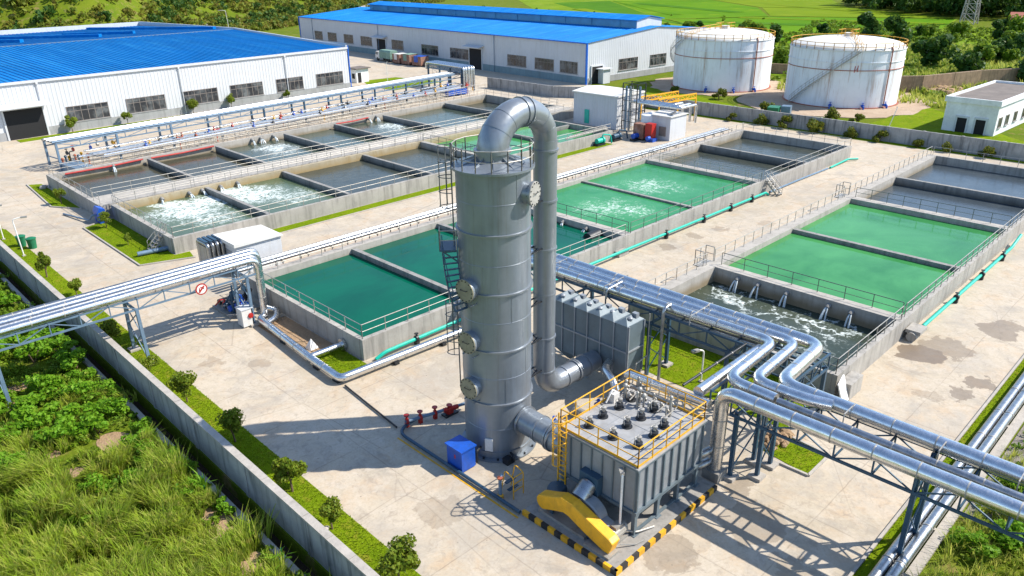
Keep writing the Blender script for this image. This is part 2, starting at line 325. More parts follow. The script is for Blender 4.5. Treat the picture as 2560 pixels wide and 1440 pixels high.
# ---------------------------------------------------------------- mesh builder
def V3(*a): return Vector(a)
class MB:
    def __init__(s): s.v = []; s.f = []; s.sm = []
    def cut(s): s.cuts = getattr(s, 'cuts', []); s.cuts.append((len(s.v), len(s.f))); return s
    def add(s, vs, fs, smooth=False):
        o = len(s.v); s.v.extend([tuple(p) for p in vs]); s.f.extend([tuple(i+o for i in q) for q in fs]); s.sm.extend([smooth]*len(fs)); return s
    def box(s, x0, x1, y0, y1, z0, z1):
        vs = [(x, y, z) for z in (z0, z1) for y in (y0, y1) for x in (x0, x1)]
        return s.add(vs, [(0,2,3,1),(4,5,7,6),(0,1,5,4),(2,6,7,3),(0,4,6,2),(1,3,7,5)])
    def obox(s, c, ax, ay, az):
        c = Vector(c); ax, ay, az = Vector(ax), Vector(ay), Vector(az)
        vs = [c+i*ax+j*ay+k*az for k in (-1, 1) for j in (-1, 1) for i in (-1, 1)]
        return s.add(vs, [(0,2,3,1),(4,5,7,6),(0,1,5,4),(2,6,7,3),(0,4,6,2),(1,3,7,5)])
    def bar(s, p, q, w, h=None, up=(0, 0, 1)):
        p, q = Vector(p), Vector(q); h = h or w; d = q-p
        if d.length < 1e-6: return s
        dn = d.normalized(); u = Vector(up)
        if abs(dn.dot(u)) > .98: u = Vector((1, 0, 0))
        sx = dn.cross(u).normalized(); sy = sx.cross(dn)
        return s.obox((p+q)/2, d/2, sx*w/2, sy*h/2)
    def wall(s, p, q, t, z0, z1):
        p, q = Vector((*p[:2], 0)), Vector((*q[:2], 0)); d = q-p; n = Vector((-d.y, d.x, 0)).normalized()*t/2
        return s.obox((p+q)/2+Vector((0, 0, (z0+z1)/2)), d/2, n, (0, 0, (z1-z0)/2))
    def tube(s, p, q, r, n=12, r2=None, caps=True):
        return s.path([p, q], r, n, r2=r2, caps=caps)
    def path(s, pts, r, n=12, bend=0.0, r2=None, caps=True, seg=6):
        P = [Vector(p) for p in pts]
        if bend > 0 and len(P) > 2:
            out = [P[0]]
            for i in range(1, len(P)-1):
                a, b, c = P[i-1], P[i], P[i+1]
                d1, d2 = (a-b), (c-b); l = min(bend, d1.length*.49, d2.length*.49)
                p0, p1 = b+d1.normalized()*l, b+d2.normalized()*l
                for k in range(seg+1):
                    t = k/seg; out.append((1-t)**2*p0+2*t*(1-t)*b+t*t*p1)
            out.append(P[-1]); P = out
        T = []
        for i in range(len(P)):
            a = P[max(0, i-1)]; b = P[min(len(P)-1, i+1)]; T.append((b-a).normalized())
        u = Vector((0, 0, 1))
        if abs(T[0].dot(u)) > .9: u = Vector((1, 0, 0))
        x = T[0].cross(u).normalized(); vs = []
        for i, p in enumerate(P):
            if i: x = (x - T[i]*x.dot(T[i])).normalized()
            y = T[i].cross(x)
            rr = r[i] if isinstance(r, (list, tuple)) and len(r) == len(P) else (r if r2 is None else r+(r2-r)*i/(len(P)-1))
            for k in range(n):
                a = 2*PI*k/n; vs.append(p+x*math.cos(a)*rr+y*math.sin(a)*rr)
        fs = [(i*n+k, i*n+(k+1) % n, (i+1)*n+(k+1) % n, (i+1)*n+k) for i in range(len(P)-1) for k in range(n)]
        s.add(vs, fs, True)
        if caps:
            o = len(s.v)-len(vs)
            s.f.append(tuple(o+k for k in range(n-1, -1, -1))); s.f.append(tuple(o+(len(P)-1)*n+k for k in range(n))); s.sm += [False, False]
        return s
    def lathe(s, prof, c=(0, 0, 0), n=32, a0=0, a1=2*PI, axis='z'):
        full = abs(a1-a0-2*PI) < 1e-6; m = n if full else n+1
        vs = []
        for (r, z) in prof:
            for k in range(m):
                a = a0+(a1-a0)*k/n; vs.append((c[0]+r*math.cos(a), c[1]+r*math.sin(a), c[2]+z))
        fs = []
        for i in range(len(prof)-1):
            for k in range(n):
                k2 = (k+1) % m if full else k+1
                fs.append((i*m+k, i*m+k2, (i+1)*m+k2, (i+1)*m+k))
        return s.add(vs, fs, True)
    def prism(s, poly, vec):
        n = len(poly); P = [Vector(p) for p in poly]; Q = [p+Vector(vec) for p in P]
        return s.add(P+Q, [tuple(range(n-1, -1, -1)), tuple(range(n, 2*n))]+[(i, (i+1) % n, n+(i+1) % n, n+i) for i in range(n)])
    def disc(s, c, nrm, r, t, n=24):
        c, nrm = Vector(c), Vector(nrm).normalized()
        return s.path([c, c+nrm*t], r, n)
    def sphere(s, c, r, n=10, m=6, sx=1, sy=1, sz=1):
        prof = [(max(1e-4, math.sin(PI*i/m))*r, -math.cos(PI*i/m)*r) for i in range(m+1)]
        o = len(s.v); s.lathe(prof, (0, 0, 0), n)
        for i in range(o, len(s.v)):
            v = s.v[i]; s.v[i] = (c[0]+v[0]*sx, c[1]+v[1]*sy, c[2]+v[2]*sz)
        return s
    def rail(s, pts, h=1.05, step=2.0, r=.028, mid=True, z=None, posts=True, ph=None):
        """hand rail with posts along a polyline of foot points"""
        for a, b in zip(pts[:-1], pts[1:]):
            a, b = Vector(a), Vector(b); L = (b-a).length; k = max(1, round(L/step))
            up = Vector((0, 0, h))
            s.tube(a+up, b+up, r, 6)
            if mid: s.tube(a+up*.5, b+up*.5, r*.8, 5)
            if posts:
                for i in range(k+1):
                    p = a+(b-a)*i/k
                    s.tube(p, p+up, r*1.05, 6)
        return s
    def build(s, name, mat, parent=None, world=True, sharp=35):
        if getattr(s, 'cuts', None):                      # marked pieces become parts of their own
            a, o = (0, 0), None
            for c in s.cuts+[(len(s.v), len(s.f))]:
                if c[1] > a[1]:
                    q = MB(); q.v = s.v[a[0]:c[0]]; q.f = [tuple(i-a[0] for i in f) for f in s.f[a[1]:c[1]]]; q.sm = s.sm[a[1]:c[1]]; o = q.build(name, mat, parent, world, sharp)
                a = c
            return o
        me = bpy.data.meshes.new(name)
        vs = s.v
        if parent is not None and world:
            l = parent
            while l.parent is not None: l = l.parent
            if l.rotation_euler.z or l.location.length:
                c, sn = math.cos(-l.rotation_euler.z), math.sin(-l.rotation_euler.z); lo = l.location
                vs = [((x-lo.x)*c-(y-lo.y)*sn, (x-lo.x)*sn+(y-lo.y)*c, z-lo.z) for x, y, z in s.v]
        me.from_pydata(vs, [], s.f)
        me.polygons.foreach_set('use_smooth', s.sm)
        me.materials.append(mat if not isinstance(mat, str) else MT[mat])
        me.validate(clean_customdata=False); me.update()
        if any(s.sm):
            try: me.set_sharp_from_angle(angle=math.radians(sharp))
            except Exception: pass
        o = bpy.data.objects.new(name, me); COL.objects.link(o)
        if parent is not None: o.parent = parent
        return o

def tag(o, label, cat, group=None, kind=None):
    o['label'] = label; o['category'] = cat
    if group: o['group'] = group
    if kind: o['kind'] = kind
    return o
def thing(name, label, cat, loc=(0, 0, 0), rz=0.0, group=None):
    o = bpy.data.objects.new(name, None); COL.objects.link(o); o.empty_display_size = .3
    o.location = loc; o.rotation_euler = (0, 0, rz)
    return tag(o, label, cat, group)
def struct(o, kind='structure'):
    o['kind'] = kind; return o
def dup(root, loc, rz, label, sc=None):
    r = root.copy(); COL.objects.link(r); r.location = loc; r.rotation_euler = (0, 0, rz); r['label'] = label
    if sc: r.scale = (sc, sc, sc)
    def kids(src, dst):
        for ch in list(src.children):
            c = ch.copy(); COL.objects.link(c); c.parent = dst; kids(ch, c)
    kids(root, r)
    return r
def sheet(name, poly, z, mat, thick=0.0):
    b = MB()
    if thick: b.prism([(x, y, z-thick) for x, y in poly], (0, 0, thick))
    else: b.add([(x, y, z) for x, y in poly], [tuple(range(len(poly)))])
    return struct(b.build(name, mat))
def npmesh(name, verts, nper, mat, smooth=False):
    """fast mesh of many separate quads / strips: verts (n*nper,3), each nper=4 a quad"""
    n = len(verts)//nper
    me = bpy.data.meshes.new(name)
    me.vertices.add(len(verts)); me.vertices.foreach_set('co', np.asarray(verts, dtype=np.float32).ravel())
    if nper == 4: idx = np.arange(n*4).reshape(-1, 4)
    else:
        b = np.arange(n)[:, None]*6; idx = np.concatenate([b+np.array([[0, 1, 3, 2]]), b+np.array([[2, 3, 5, 4]])], 0)
    me.loops.add(idx.size); me.loops.foreach_set('vertex_index', idx.ravel().astype(np.int32))
    me.polygons.add(len(idx)); me.polygons.foreach_set('loop_start', np.arange(len(idx), dtype=np.int32)*4)
    me.polygons.foreach_set('loop_total', np.full(len(idx), 4, dtype=np.int32))
    me.materials.append(MT[mat]); me.update(calc_edges=True)
    return me
def leaf_quads(cent, nrm, size, rs):
    """random leaf-sized quads at given centres, loosely facing nrm"""
    n = len(cent)
    nn = nrm+rs.normal(0, .75, (n, 3)); nn /= np.linalg.norm(nn, axis=1)[:, None]+1e-9
    t = np.cross(nn, rs.normal(0, 1, (n, 3))); t /= np.linalg.norm(t, axis=1)[:, None]+1e-9
    b = np.cross(nn, t); s1 = (size*rs.uniform(.6, 1.4, n))[:, None]; s2 = s1*rs.uniform(.45, .8, (n, 1))
    q = np.stack([cent-t*s1, cent-b*s2+nn*s1*.15, cent+t*s1, cent+b*s2+nn*s1*.15], 1)
    return q.reshape(-1, 3)
def crown_pts(n, rx, ry, rz, zc, rs, lumps=9, fill=.35):
    """points in a lumpy crown made of several overlapping clusters with gaps between"""
    d = rs.normal(0, 1, (lumps, 3)); d /= np.linalg.norm(d, axis=1)[:, None]
    lc = d*rs.uniform(.30, .82, (lumps, 1)); lr = rs.uniform(.20, .50, lumps)
    k = rs.integers(0, lumps, n); u = rs.normal(0, 1, (n, 3)); u /= np.linalg.norm(u, axis=1)[:, None]
    rad = np.where(rs.random(n) < fill, rs.random(n)**.5, rs.uniform(.82, 1.08, n))
    p = lc[k]+u*(lr[k]*rad)[:, None]
    return p*np.array([rx, ry, rz])+np.array([0, 0, zc]), u
def crown_mesh(name, n, rx, ry, rz, zc, leaf, mat, seed, lumps=9):
    rs = np.random.default_rng(seed)
    p, u = crown_pts(n, rx, ry, rz, zc, rs, lumps)
    return npmesh(name, leaf_quads(p, u, leaf, rs), 4, mat)
def mesh_obj(name, me, parent=None):
    o = bpy.data.objects.new(name, me); COL.objects.link(o)
    if parent is not None: o.parent = parent
    return o
def blades(pos, h, w, rs, nb, lean=.6, hvar=.4):
    """tufts: nb curved blades at each foot point; returns strips of six vertices"""
    P = np.repeat(pos, nb, 0); n = len(P)
    H = np.repeat(h, nb)*rs.uniform(1-hvar, 1+hvar*.6, n) if np.ndim(h) else h*rs.uniform(1-hvar, 1+hvar*.6, n)
    a = rs.uniform(0, 2*PI, n); d = np.stack([np.cos(a), np.sin(a), np.zeros(n)], 1); s = np.stack([-np.sin(a), np.cos(a), np.zeros(n)], 1)
    base = P+d*rs.uniform(0, .12, (n, 1))*np.minimum(1, H)[:, None]
    ln = rs.uniform(.1, lean, n)*H
    mid = base+d*(ln*.35)[:, None]; mid[:, 2] += H*.6
    tip = base+d*ln[:, None]; tip[:, 2] += H*rs.uniform(.7, 1.0, n)
    ww = w*rs.uniform(.6, 1.4, n)[:, None]
    return np.stack([base-s*ww, base+s*ww, mid-s*ww*.8, mid+s*ww*.8, tip-s*ww*.12, tip+s*ww*.12], 1).reshape(-1, 3)
# ================================================================ SETTING
def terrain():
    b = MB()
    # one sheet to the horizon, with the drain trench along the left wall pressed into it
    xs = [(-4000, -.06), (-60, -.06), (11.45, -.06), (11.5, -.9), (12.25, -.9), (12.3, -.06), (400, -.06), (4000, -.06)]
    ys = [-4000, -40, 130, 4000]
    vs = []
    for x, z in xs:
        for y in ys: vs.append((x, y, z if -41 < y < 131 else -.06))
    n = len(ys)
    b.add(vs, [(i*n+j, (i+1)*n+j, (i+1)*n+j+1, i*n+j+1) for i in range(len(xs)-1) for j in range(n-1)])
    struct(b.build('ground', 'scrub'))
    sheet('ditch', [(11.52, -38), (12.24, -38), (12.24, 128), (11.52, 128)], -.85, 'ditch')
    b = MB(); b.box(11.15, 11.47, -10, 120, -.3, .12)
    tag(b.build('ditch_kerb', 'kerb'), 'narrow pale concrete kerb edging the dark ditch outside the left wall', 'kerb')
    sheet('yard', [(15.1, 7.75), (116.7, 7.75), (116.7, 100), (128, 108), (131.5, 108), (137.5, 246), (122, 300), (100, 300), (95, 143.5), (20, 138.9), (-60, 134), (-60, 96), (12.7, 96), (15.1, 90)], 0.0, 'yard', .06)
    sheet('yard', [(15.1, -10), (15.1, 7.73), (20.5, 7.73), (20.5, -10)], -.004, 'yard', .05)
terrain()
def lawn(poly, z=.03, kerb=None, blade_n=0, seed=1):
    sheet('lawn', poly, z, 'lawn', .08)
    if kerb:
        b = MB()
        for p, q in zip(kerb[:-1], kerb[1:]): b.wall(p, q, .14, 0.0, .12)
        tag(b.build('kerb', 'kerb'), kerb_label.pop(0), 'kerb')
kerb_label = ['pale kerb round the triangular lawn with a sapling by the back settling tanks', 'pale kerb round the lawn before the foaming tanks, beside the wide left road',
              'thin kerb along the lawn strip between the middle road and the foaming tanks', 'low kerb corner round the mossy plot with yellow rubble under the pipes', 'straight pale kerb on the right edge of the yard beside the mossy strip']
lawn([(12.72, -10), (15.1, -10), (15.1, 89.9), (12.72, 95.9)])
lawn([(20.9, 95.2), (23.0, 91.8), (23.0, 107), (21.6, 107.8)], kerb=[(21.6, 107.9), (20.85, 95.2), (23.0, 91.7)])
lawn([(20.9, 69.2), (25.2, 67.6), (25.6, 69.5), (24.2, 69.6), (24.2, 85.6), (20.9, 84.4)], kerb=[(22.5, 85.2), (20.85, 84.4), (20.85, 69.1), (25.3, 67.5)])
lawn([(33.0, 67.9), (88.5, 67.9), (88.5, 69.6), (33.0, 69.6)], kerb=[(32.6, 67.85), (88.6, 67.85)])
lawn([(22.3, 38.6), (24.6, 38.6), (24.6, 42.6), (22.3, 42.6)])
sheet('bare_soil', [(22.3, 42.65), (24.6, 42.65), (24.6, 50.0), (22.3, 50.0)], .03, 'soil', .08)
lawn([(36.9, 15.2), (42.2, 15.2), (42.2, 33), (36.9, 33)])
lawn([(33.8, 12.35), (36.2, 12.35), (36.4, 15.1), (34.2, 15.1)], kerb=[(33.7, 14.0), (33.75, 12.3), (36.25, 12.3), (36.45, 15.1)])
lawn([(20.6, 7.25), (116, 7.25), (116, 7.72), (20.6, 7.72)], kerb=[(20.6, 7.8), (116, 7.8)])
lawn([(115.0, 8), (116.5, 8), (116.5, 97), (115.0, 97)])
lawn([(28, 136.3), (92.6, 140.6), (92.6, 142.4), (28, 138.7)])
lawn([(97.5, 134), (113, 136), (110, 150), (101.5, 151), (98, 144)])
sheet('concrete_strip', [(20.6, 5.7), (116, 5.7), (116, 6.15), (20.6, 6.15)], .10, 'kerb', .18)
sheet('gravel', [(36, 5.6), (116, 5.6), (116, -6), (46, -6)], .0, 'gravel', .06)
# land beyond the back wall
sheet('bright_grass', [(117.2, 5), (131, 27), (150, 45), (128, 47), (123, 52), (117.2, 52)], .02, 'lawn', .1)
sheet('bright_grass', [(117.2, 58), (124, 60), (134, 84), (137, 98), (117.2, 98)], .0, 'lawn', .08)
def ring_poly(cx, cy, rx, ry, n=40, seed=0, j=.06):
    rs = random.Random(seed); return [(cx+rx*(1+rs.uniform(-j, j))*math.cos(2*PI*i/n), cy+ry*(1+rs.uniform(-j, j))*math.sin(2*PI*i/n)) for i in range(n)]
sheet('earth_apron', ring_poly(146.5, 61, 19, 16.5, seed=3), .05, 'dirtyard', .1)
sheet('earth_apron', ring_poly(149, 87, 15, 14.5, seed=4), .06, 'dirtyard', .1)
sheet('meadow', [(162, 30), (340, 40), (330, 118), (225, 108), (172, 100)], -.01, 'field', .05)
sheet('meadow', [(160, 120), (420, 420), (560, 420), (330, 215), (230, 110)], .0, 'field', .05)
# rice paddies, each plot its own level
for i, (poly, z) in enumerate([([(232, 108), (290, 92), (375, 108), (345, 178), (300, 205), (262, 150)], .02), ([(348, 180), (377, 110), (430, 178), (405, 215)], .04), ([(302, 207), (346, 180), (404, 217), (470, 290), (420, 330)], .03), ([(262, 152), (300, 207), (420, 332), (380, 345), (290, 225)], .05), ([(432, 180), (520, 230), (560, 330), (472, 290), (406, 216)], .06)]):
    sheet('paddy_field', poly, z, ('paddy', 'paddy_y', 'paddy', 'paddy_d', 'paddy_y')[i], .1)
for i, (x0, y0, x1, y1, w, m_) in enumerate(((292, 93, 262, 150, 7, 'paddy_y'), (318, 98, 300, 190, 10, 'paddy_d'), (345, 104, 330, 186, 5, 'paddy_y'), (362, 205, 405, 300, 9, 'paddy_d'), (330, 220, 420, 325, 7, 'paddy'), (395, 150, 440, 230, 8, 'paddy_y'), (270, 175, 340, 290, 8, 'paddy_y'), (250, 128, 290, 190, 6, 'paddy_d'), (300, 92, 372, 108, 1.0, 'field'), (262, 151, 302, 206, 1.2, 'field'), (346, 179, 303, 207, 1.2, 'field'), (377, 110, 346, 180, 1.0, 'field'))):
    d_ = Vector((x1-x0, y1-y0)).normalized()*w/2
    sheet('paddy_field', [(x0-d_.y, y0+d_.x), (x1-d_.y, y1+d_.x), (x1+d_.y, y1-d_.x), (x0+d_.y, y0-d_.x)], .10+.012*i, m_)
def hill():
    rs = np.random.default_rng(5); nx, ny = 90, 50
    X = np.linspace(-260, 520, nx); Y = np.linspace(262, 720, ny); vs = []
    for y in Y:
        for x in X:
            front = 268+max(0, x-95)*.62+8*math.sin(x*.05)
            t = max(0, min(1, (y-front)/95)); fall = max(0.10, min(1, 1-(x-95)/240)) if x > 95 else 1
            z = -.2+(t*t*(3-2*t))*42*fall+ (4*math.sin(x*.06+y*.03)+3*math.sin(x*.11-y*.07))*t*fall
            vs.append((x, y, z))
    b = MB(); b.add(vs, [(j*nx+i, j*nx+i+1, (j+1)*nx+i+1, (j+1)*nx+i) for j in range(ny-1) for i in range(nx-1)], True)
    struct(b.build('hill', 'scrub', sharp=180))
    def hz(x, y):
        front = 268+max(0, x-95)*.62+8*math.sin(x*.05)
        t = max(0, min(1, (y-front)/95)); fall = max(0.10, min(1, 1-(x-95)/240)) if x > 95 else 1
        return -.2+(t*t*(3-2*t))*42*fall+(4*math.sin(x*.06+y*.03)+3*math.sin(x*.11-y*.07))*t*fall
    # scrub that clothes the hill, read as one mass
    V = []
    for _ in range(3600):
        x = rs.uniform(-40, 360); y = 262+max(0, x-95)*.62+rs.uniform(0, 1)**1.3*150
        r = rs.uniform(1.4, 3.6)*(1.6 if rs.random() < .12 else 1); n = int(56*r/2.5)
        p, u = crown_pts(n, r, r, r*rs.uniform(.5, .95), 0, rs, 5)
        p += np.array([x, y, hz(x, y)+r*.35]); V.append(leaf_quads(p, u, .62, rs))
    o = mesh_obj('hill_scrub', npmesh('hill_scrub', np.concatenate(V), 4, 'leaf_hill')); struct(o, 'stuff')
    V = []
    for _ in range(620):                                      # darker trees among the scrub
        x = rs.uniform(-40, 380); y = 266+max(0, x-95)*.62+rs.uniform(0, 1)**1.1*150
        r = rs.uniform(2.2, 5.0); p, u = crown_pts(int(40*r), r, r, r*.8, 0, rs, 7)
        p += np.array([x, y, hz(x, y)+r*.5]); V.append(leaf_quads(p, u, .6, rs))
    o = mesh_obj('hill_trees', npmesh('hill_trees', np.concatenate(V), 4, 'leaf_dark')); struct(o, 'stuff')
hill()
def far_wood():
    rs = np.random.default_rng(8); V = []
    for i in range(420):
        t = rs.random()
        x, y = (446, 192) if t < 0 else (372+t*78, 106+t*86)      # front edge of the wood
        d = rs.uniform(0, 1)**.8*75
        x += .78*d+rs.uniform(-4, 4)-(0 if rs.random() < .9 else 14); y += .50*d*-1*.2+rs.uniform(-4, 4)
        if i > 300: x, y = 380+rs.uniform(0, 70), 104-rs.uniform(0, 75)
        h = rs.uniform(9, 19); r = h*.32
        p, u = crown_pts(190, r, r, h*.5, h*.52, rs, 8); p += np.array([x, y, 0]); V.append(leaf_quads(p, u, .85, rs))
    o = mesh_obj('far_wood', npmesh('far_wood', np.concatenate(V), 4, 'leaf_dark')); struct(o, 'stuff')
far_wood()

def wall_run(name, pts, h, t, label, mat='wall', pil=6.0, cap=True):
    root = thing(name, label, 'wall', (pts[0][0], pts[0][1], 0))
    b, p_, c_ = MB(), MB(), MB()
    for a, q in zip(pts[:-1], pts[1:]):
        b.wall(a, q, t, -1.0, h)
        d = Vector((q[0]-a[0], q[1]-a[1], 0)); L = d.length; n = int(L/pil); dn = d.normalized()
        for i in range(n+1):
            p = Vector((*a, 0))+dn*min(L, i*pil)
            p_.obox((p.x, p.y, h/2-.45), dn*.17, Vector((-dn.y, dn.x, 0))*(t/2+.05), (0, 0, h/2+.5))
        if cap:
            k = 0.0
            while k < L-.2:                                   # coping slabs, a little uneven
                l = min(R.uniform(1.7, 2.2), L-k); m = Vector((*a, 0))+dn*(k+l/2); dz = R.uniform(0, .025)
                c_.obox((m.x, m.y, h+.05+dz), dn*(l/2-.012), Vector((-dn.y, dn.x, 0))*(t/2+.075), (0, 0, .046))
                k += l
    b.build('wall_panel', mat, root); p_.build('pillar', mat, root)
    if cap: c_.build('coping', 'kerb', root)
    return root
wall_run('boundary_wall', [(12.5, -10), (12.5, 98)], 1.95, .24, 'long grey concrete wall with stained panels between the weedy field and the left lawn strip')
wall_run('boundary_wall', [(116.9, -20), (116.9, 97.5), (113.6, 103), (113.6, 122)], 2.15, .25, 'long grey wall with dark blotches between the settling tanks and the white storage tanks', pil=5.0, cap=False)
wall_run('retaining_wall', [(160, 58), (166, 52), (182, 46), (200, 35)], 3.2, .6, 'brown stone retaining wall behind the flat roofed white hut', 'ret', 9, False)
wall_run('retaining_wall', [(171, 92), (175, 80), (170, 70)], 2.2, .5, 'low brown bank wall seen between the two white storage tanks', 'ret', 9, False)
wall_run('stone_wall', [(98, 262), (122, 300), (190, 355)], 3.0, .5, 'pale rough stone wall at the foot of the scrubby hill behind the blue roofs', 'kerb', 12, False)
wall_run('stone_wall', [(232, 352), (300, 415)], 3.0, .5, 'thin pale wall across the far hillside above the ridged blue roof', 'kerb', 12, False)

# ---------------------------------------------------------------- sheds
def corrugated(b, p, ux, uz, L, H, pitch=.62, dep=.032, top=None):
    """ribbed sheet in the plane of ux (length) and uz (height); ribs run along uz. top(u) gives the height"""
    p, ux, uz = Vector(p), Vector(ux).normalized(), Vector(uz).normalized(); nn = ux.cross(uz)
    us = []; u = 0.0
    while u < L:
        for f, d in ((0, 0), (.55, 0), (.65, 1), (.90, 1)):
            if u+f*pitch < L: us.append((u+f*pitch, d))
        u += pitch
    us.append((L, 0)); vs = []
    for u, d in us:
        q = p+ux*u+nn*dep*d; h = top(u) if top else H
        vs += [q, q+uz*h]
    b.add(vs, [(2*i, 2*i+2, 2*i+3, 2*i+1) for i in range(len(us)-1)])
    return b
def window(root, p, ux, w, h, nmul, out, bars=1, label=None):
    """steel window set in a wall: frame (> pane)"""
    p, ux, o = Vector(p), Vector(ux).normalized(), Vector(out).normalized(); z = Vector((0, 0, 1))
    f = MB(); t = .09
    for a, c in ((0, w), ):
        f.obox(p+ux*w/2+z*t/2, ux*w/2, o*.07, z*t/2); f.obox(p+ux*w/2+z*(h-t/2), ux*w/2, o*.07, z*t/2)
    for i in range(nmul+1):
        f.obox(p+ux*(t/2+(w-t)*i/nmul)+z*h/2, ux*(t/2 if i in (0, nmul) else .04), o*.06, z*(h/2-t))
    if bars: f.obox(p+ux*w/2+z*h*.68, ux*(w/2-t), o*.055, z*.04)
    fr = f.build('window', 'frame', root, world=False)
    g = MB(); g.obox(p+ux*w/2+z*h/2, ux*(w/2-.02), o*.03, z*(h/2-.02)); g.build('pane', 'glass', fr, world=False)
    s_ = MB(); s_.obox(p+ux*w/2-z*.06+o*.06, ux*(w/2+.1), o*.12, z*.055); s_.build('sill', 'plinth', fr, world=False)
def shed_door(root, p, ux, w, h, out, canopy=True, mat='dark'):
    p, ux, o = Vector(p), Vector(ux).normalized(), Vector(out).normalized(); z = Vector((0, 0, 1))
    d = MB(); d.obox(p+ux*w/2+z*h/2, ux*w/2, o*.08, z*h/2); dr = d.build('door_opening', mat, root, world=False)
    f = MB()
    for s_ in (0, 1): f.obox(p+ux*(w*s_+(.14 if s_ else -.14))+z*h/2, ux*.13, o*.16, z*h/2)
    f.obox(p+ux*w/2+z*(h+.14), ux*(w/2+.27), o*.16, z*.14); f.build('door_frame', 'white', dr, world=False)
    if canopy:
        c = MB(); c.prism([p-ux*.9+z*(h+.75), p-ux*.9+z*(h+.95), p-ux*.9+o*1.9+z*(h+.55), p-ux*.9+o*1.9+z*(h+.4)], ux*(w+1.8)); c.build('canopy', 'white', root, world=False)

def warehouse_left():
    rz = math.atan2(3.9, 65.7)
    r = thing('warehouse', 'wide white warehouse with low blue roof and parapet, beside the back settling tanks', 'warehouse', (27, 139.3, 0), rz)
    L0, L1, H, D = -26.0, 66.0, 8.5, 98.0
    w = MB(); corrugated(w, (L0, 0, 1.3), (1, 0, 0), (0, 0, 1), L1-L0, H-1.3); corrugated(w, (L1, 0, 1.3), (0, 1, 0), (0, 0, 1), D, H-1.3+.9)
    w.build('wall_cladding', 'white', r, world=False)
    c = MB(); c.box(L0, L1-.05, .12, .3, .0, H-.2); c.box(L1-.3, L1-.1, .3, D, 0, H-.2); c.build('wall_core', 'white', r, world=False)
    p = MB(); p.box(L0, L1+.12, -.14, .1, 0, 1.3); p.box(L1-.05, L1+.13, .1, D, 0, 1.3); p.build('plinth', 'plinth', r, world=False)
    rf = MB(); Rz, Rv = 10.15, 45.0
    up = Vector((0, Rv, Rz-H)); corrugated(rf, (L0, 0, H+.02), (1, 0, 0), up, L1-L0-.25, up.length, .95, .11)
    up2 = Vector((0, D-Rv, -1.35)); corrugated(rf, (L0, Rv, Rz), (1, 0, 0), up2, L1-L0-.25, up2.length, .95, .11)
    roof = rf.build('roof', 'roof', r, world=False)
    b = MB(); b.obox(((L0+L1)/2, Rv, Rz+.10), ((L1-L0)/2-.4, 0, 0), (0, .35, 0), (0, 0, .06)); b.build('ridge_cap', 'steel_l', roof, world=False)
    # raised blue ridges on the far slope, over the valley gutters
    b = MB()
    for u0, u1, v0, v1 in ((4, 22, 84, 56), (20, 38, 80, 55), (36, 47, 72, 58), (50, 64.5, 94, 52)):
        a = Vector((u0, v0, 0)); q = Vector((u1, v1, 0)); zf = lambda v: Rz-1.35*(v-Rv)/(D-Rv)
        a.z = zf(v0)+.25; q.z = zf(v1)+.30; b.bar(a, q, 1.1, .8)
    b.build('roof_ridge', 'roof', roof, world=False)
    t = MB(); t.box(L0, L1+.02, -.28, -.06, H-.22, H+.16); t.build('gutter', 'white', r, world=False)
    t = MB(); t.box(L0, L1, D-.1, D+.15, 7.0, 9.95); t.build('parapet', 'white', r, world=False)
    t = MB(); t.prism([(L1-.25, 0, 7.6), (L1-.25, 0, 9.0), (L1-.25, Rv, 10.6), (L1-.25, D, 10.0), (L1-.25, D, 7.6)], (.35, 0, 0)); t.build('gable_parapet', 'white', r, world=False)
    tb = MB(); tb.box(L1+.1, L1+.3, -.16, .2, 0, H+.4); tb.build('corner_trim', 'bluetrim', r, world=False)
    for u in (-19, 5.9, 33.2-4.2, 52.3-1.6):
        d = MB(); d.tube((u, -.2, .1), (u, -.2, H-.2), .085, 8); d.obox((u, -.2, H-.35), (.16, 0, 0), (0, .12, 0), (0, 0, .16)); d.build('downpipe', 'white', r, world=False)
    for u0, u1 in ((9.3, 15.9), (18.9, 25.7), (28.9, 35.7), (38.3, 45.2), (48.2, 54.4), (57.6, 64.3)):
        window(r, (u0, -.03, 1.45), (1, 0, 0), u1-u0, 2.5, 6, (0, -1, 0))
    shed_door(r, (.3, -.10, 0), (1, 0, 0), 5.5, 4.5, (0, -1, 0))
warehouse_left()

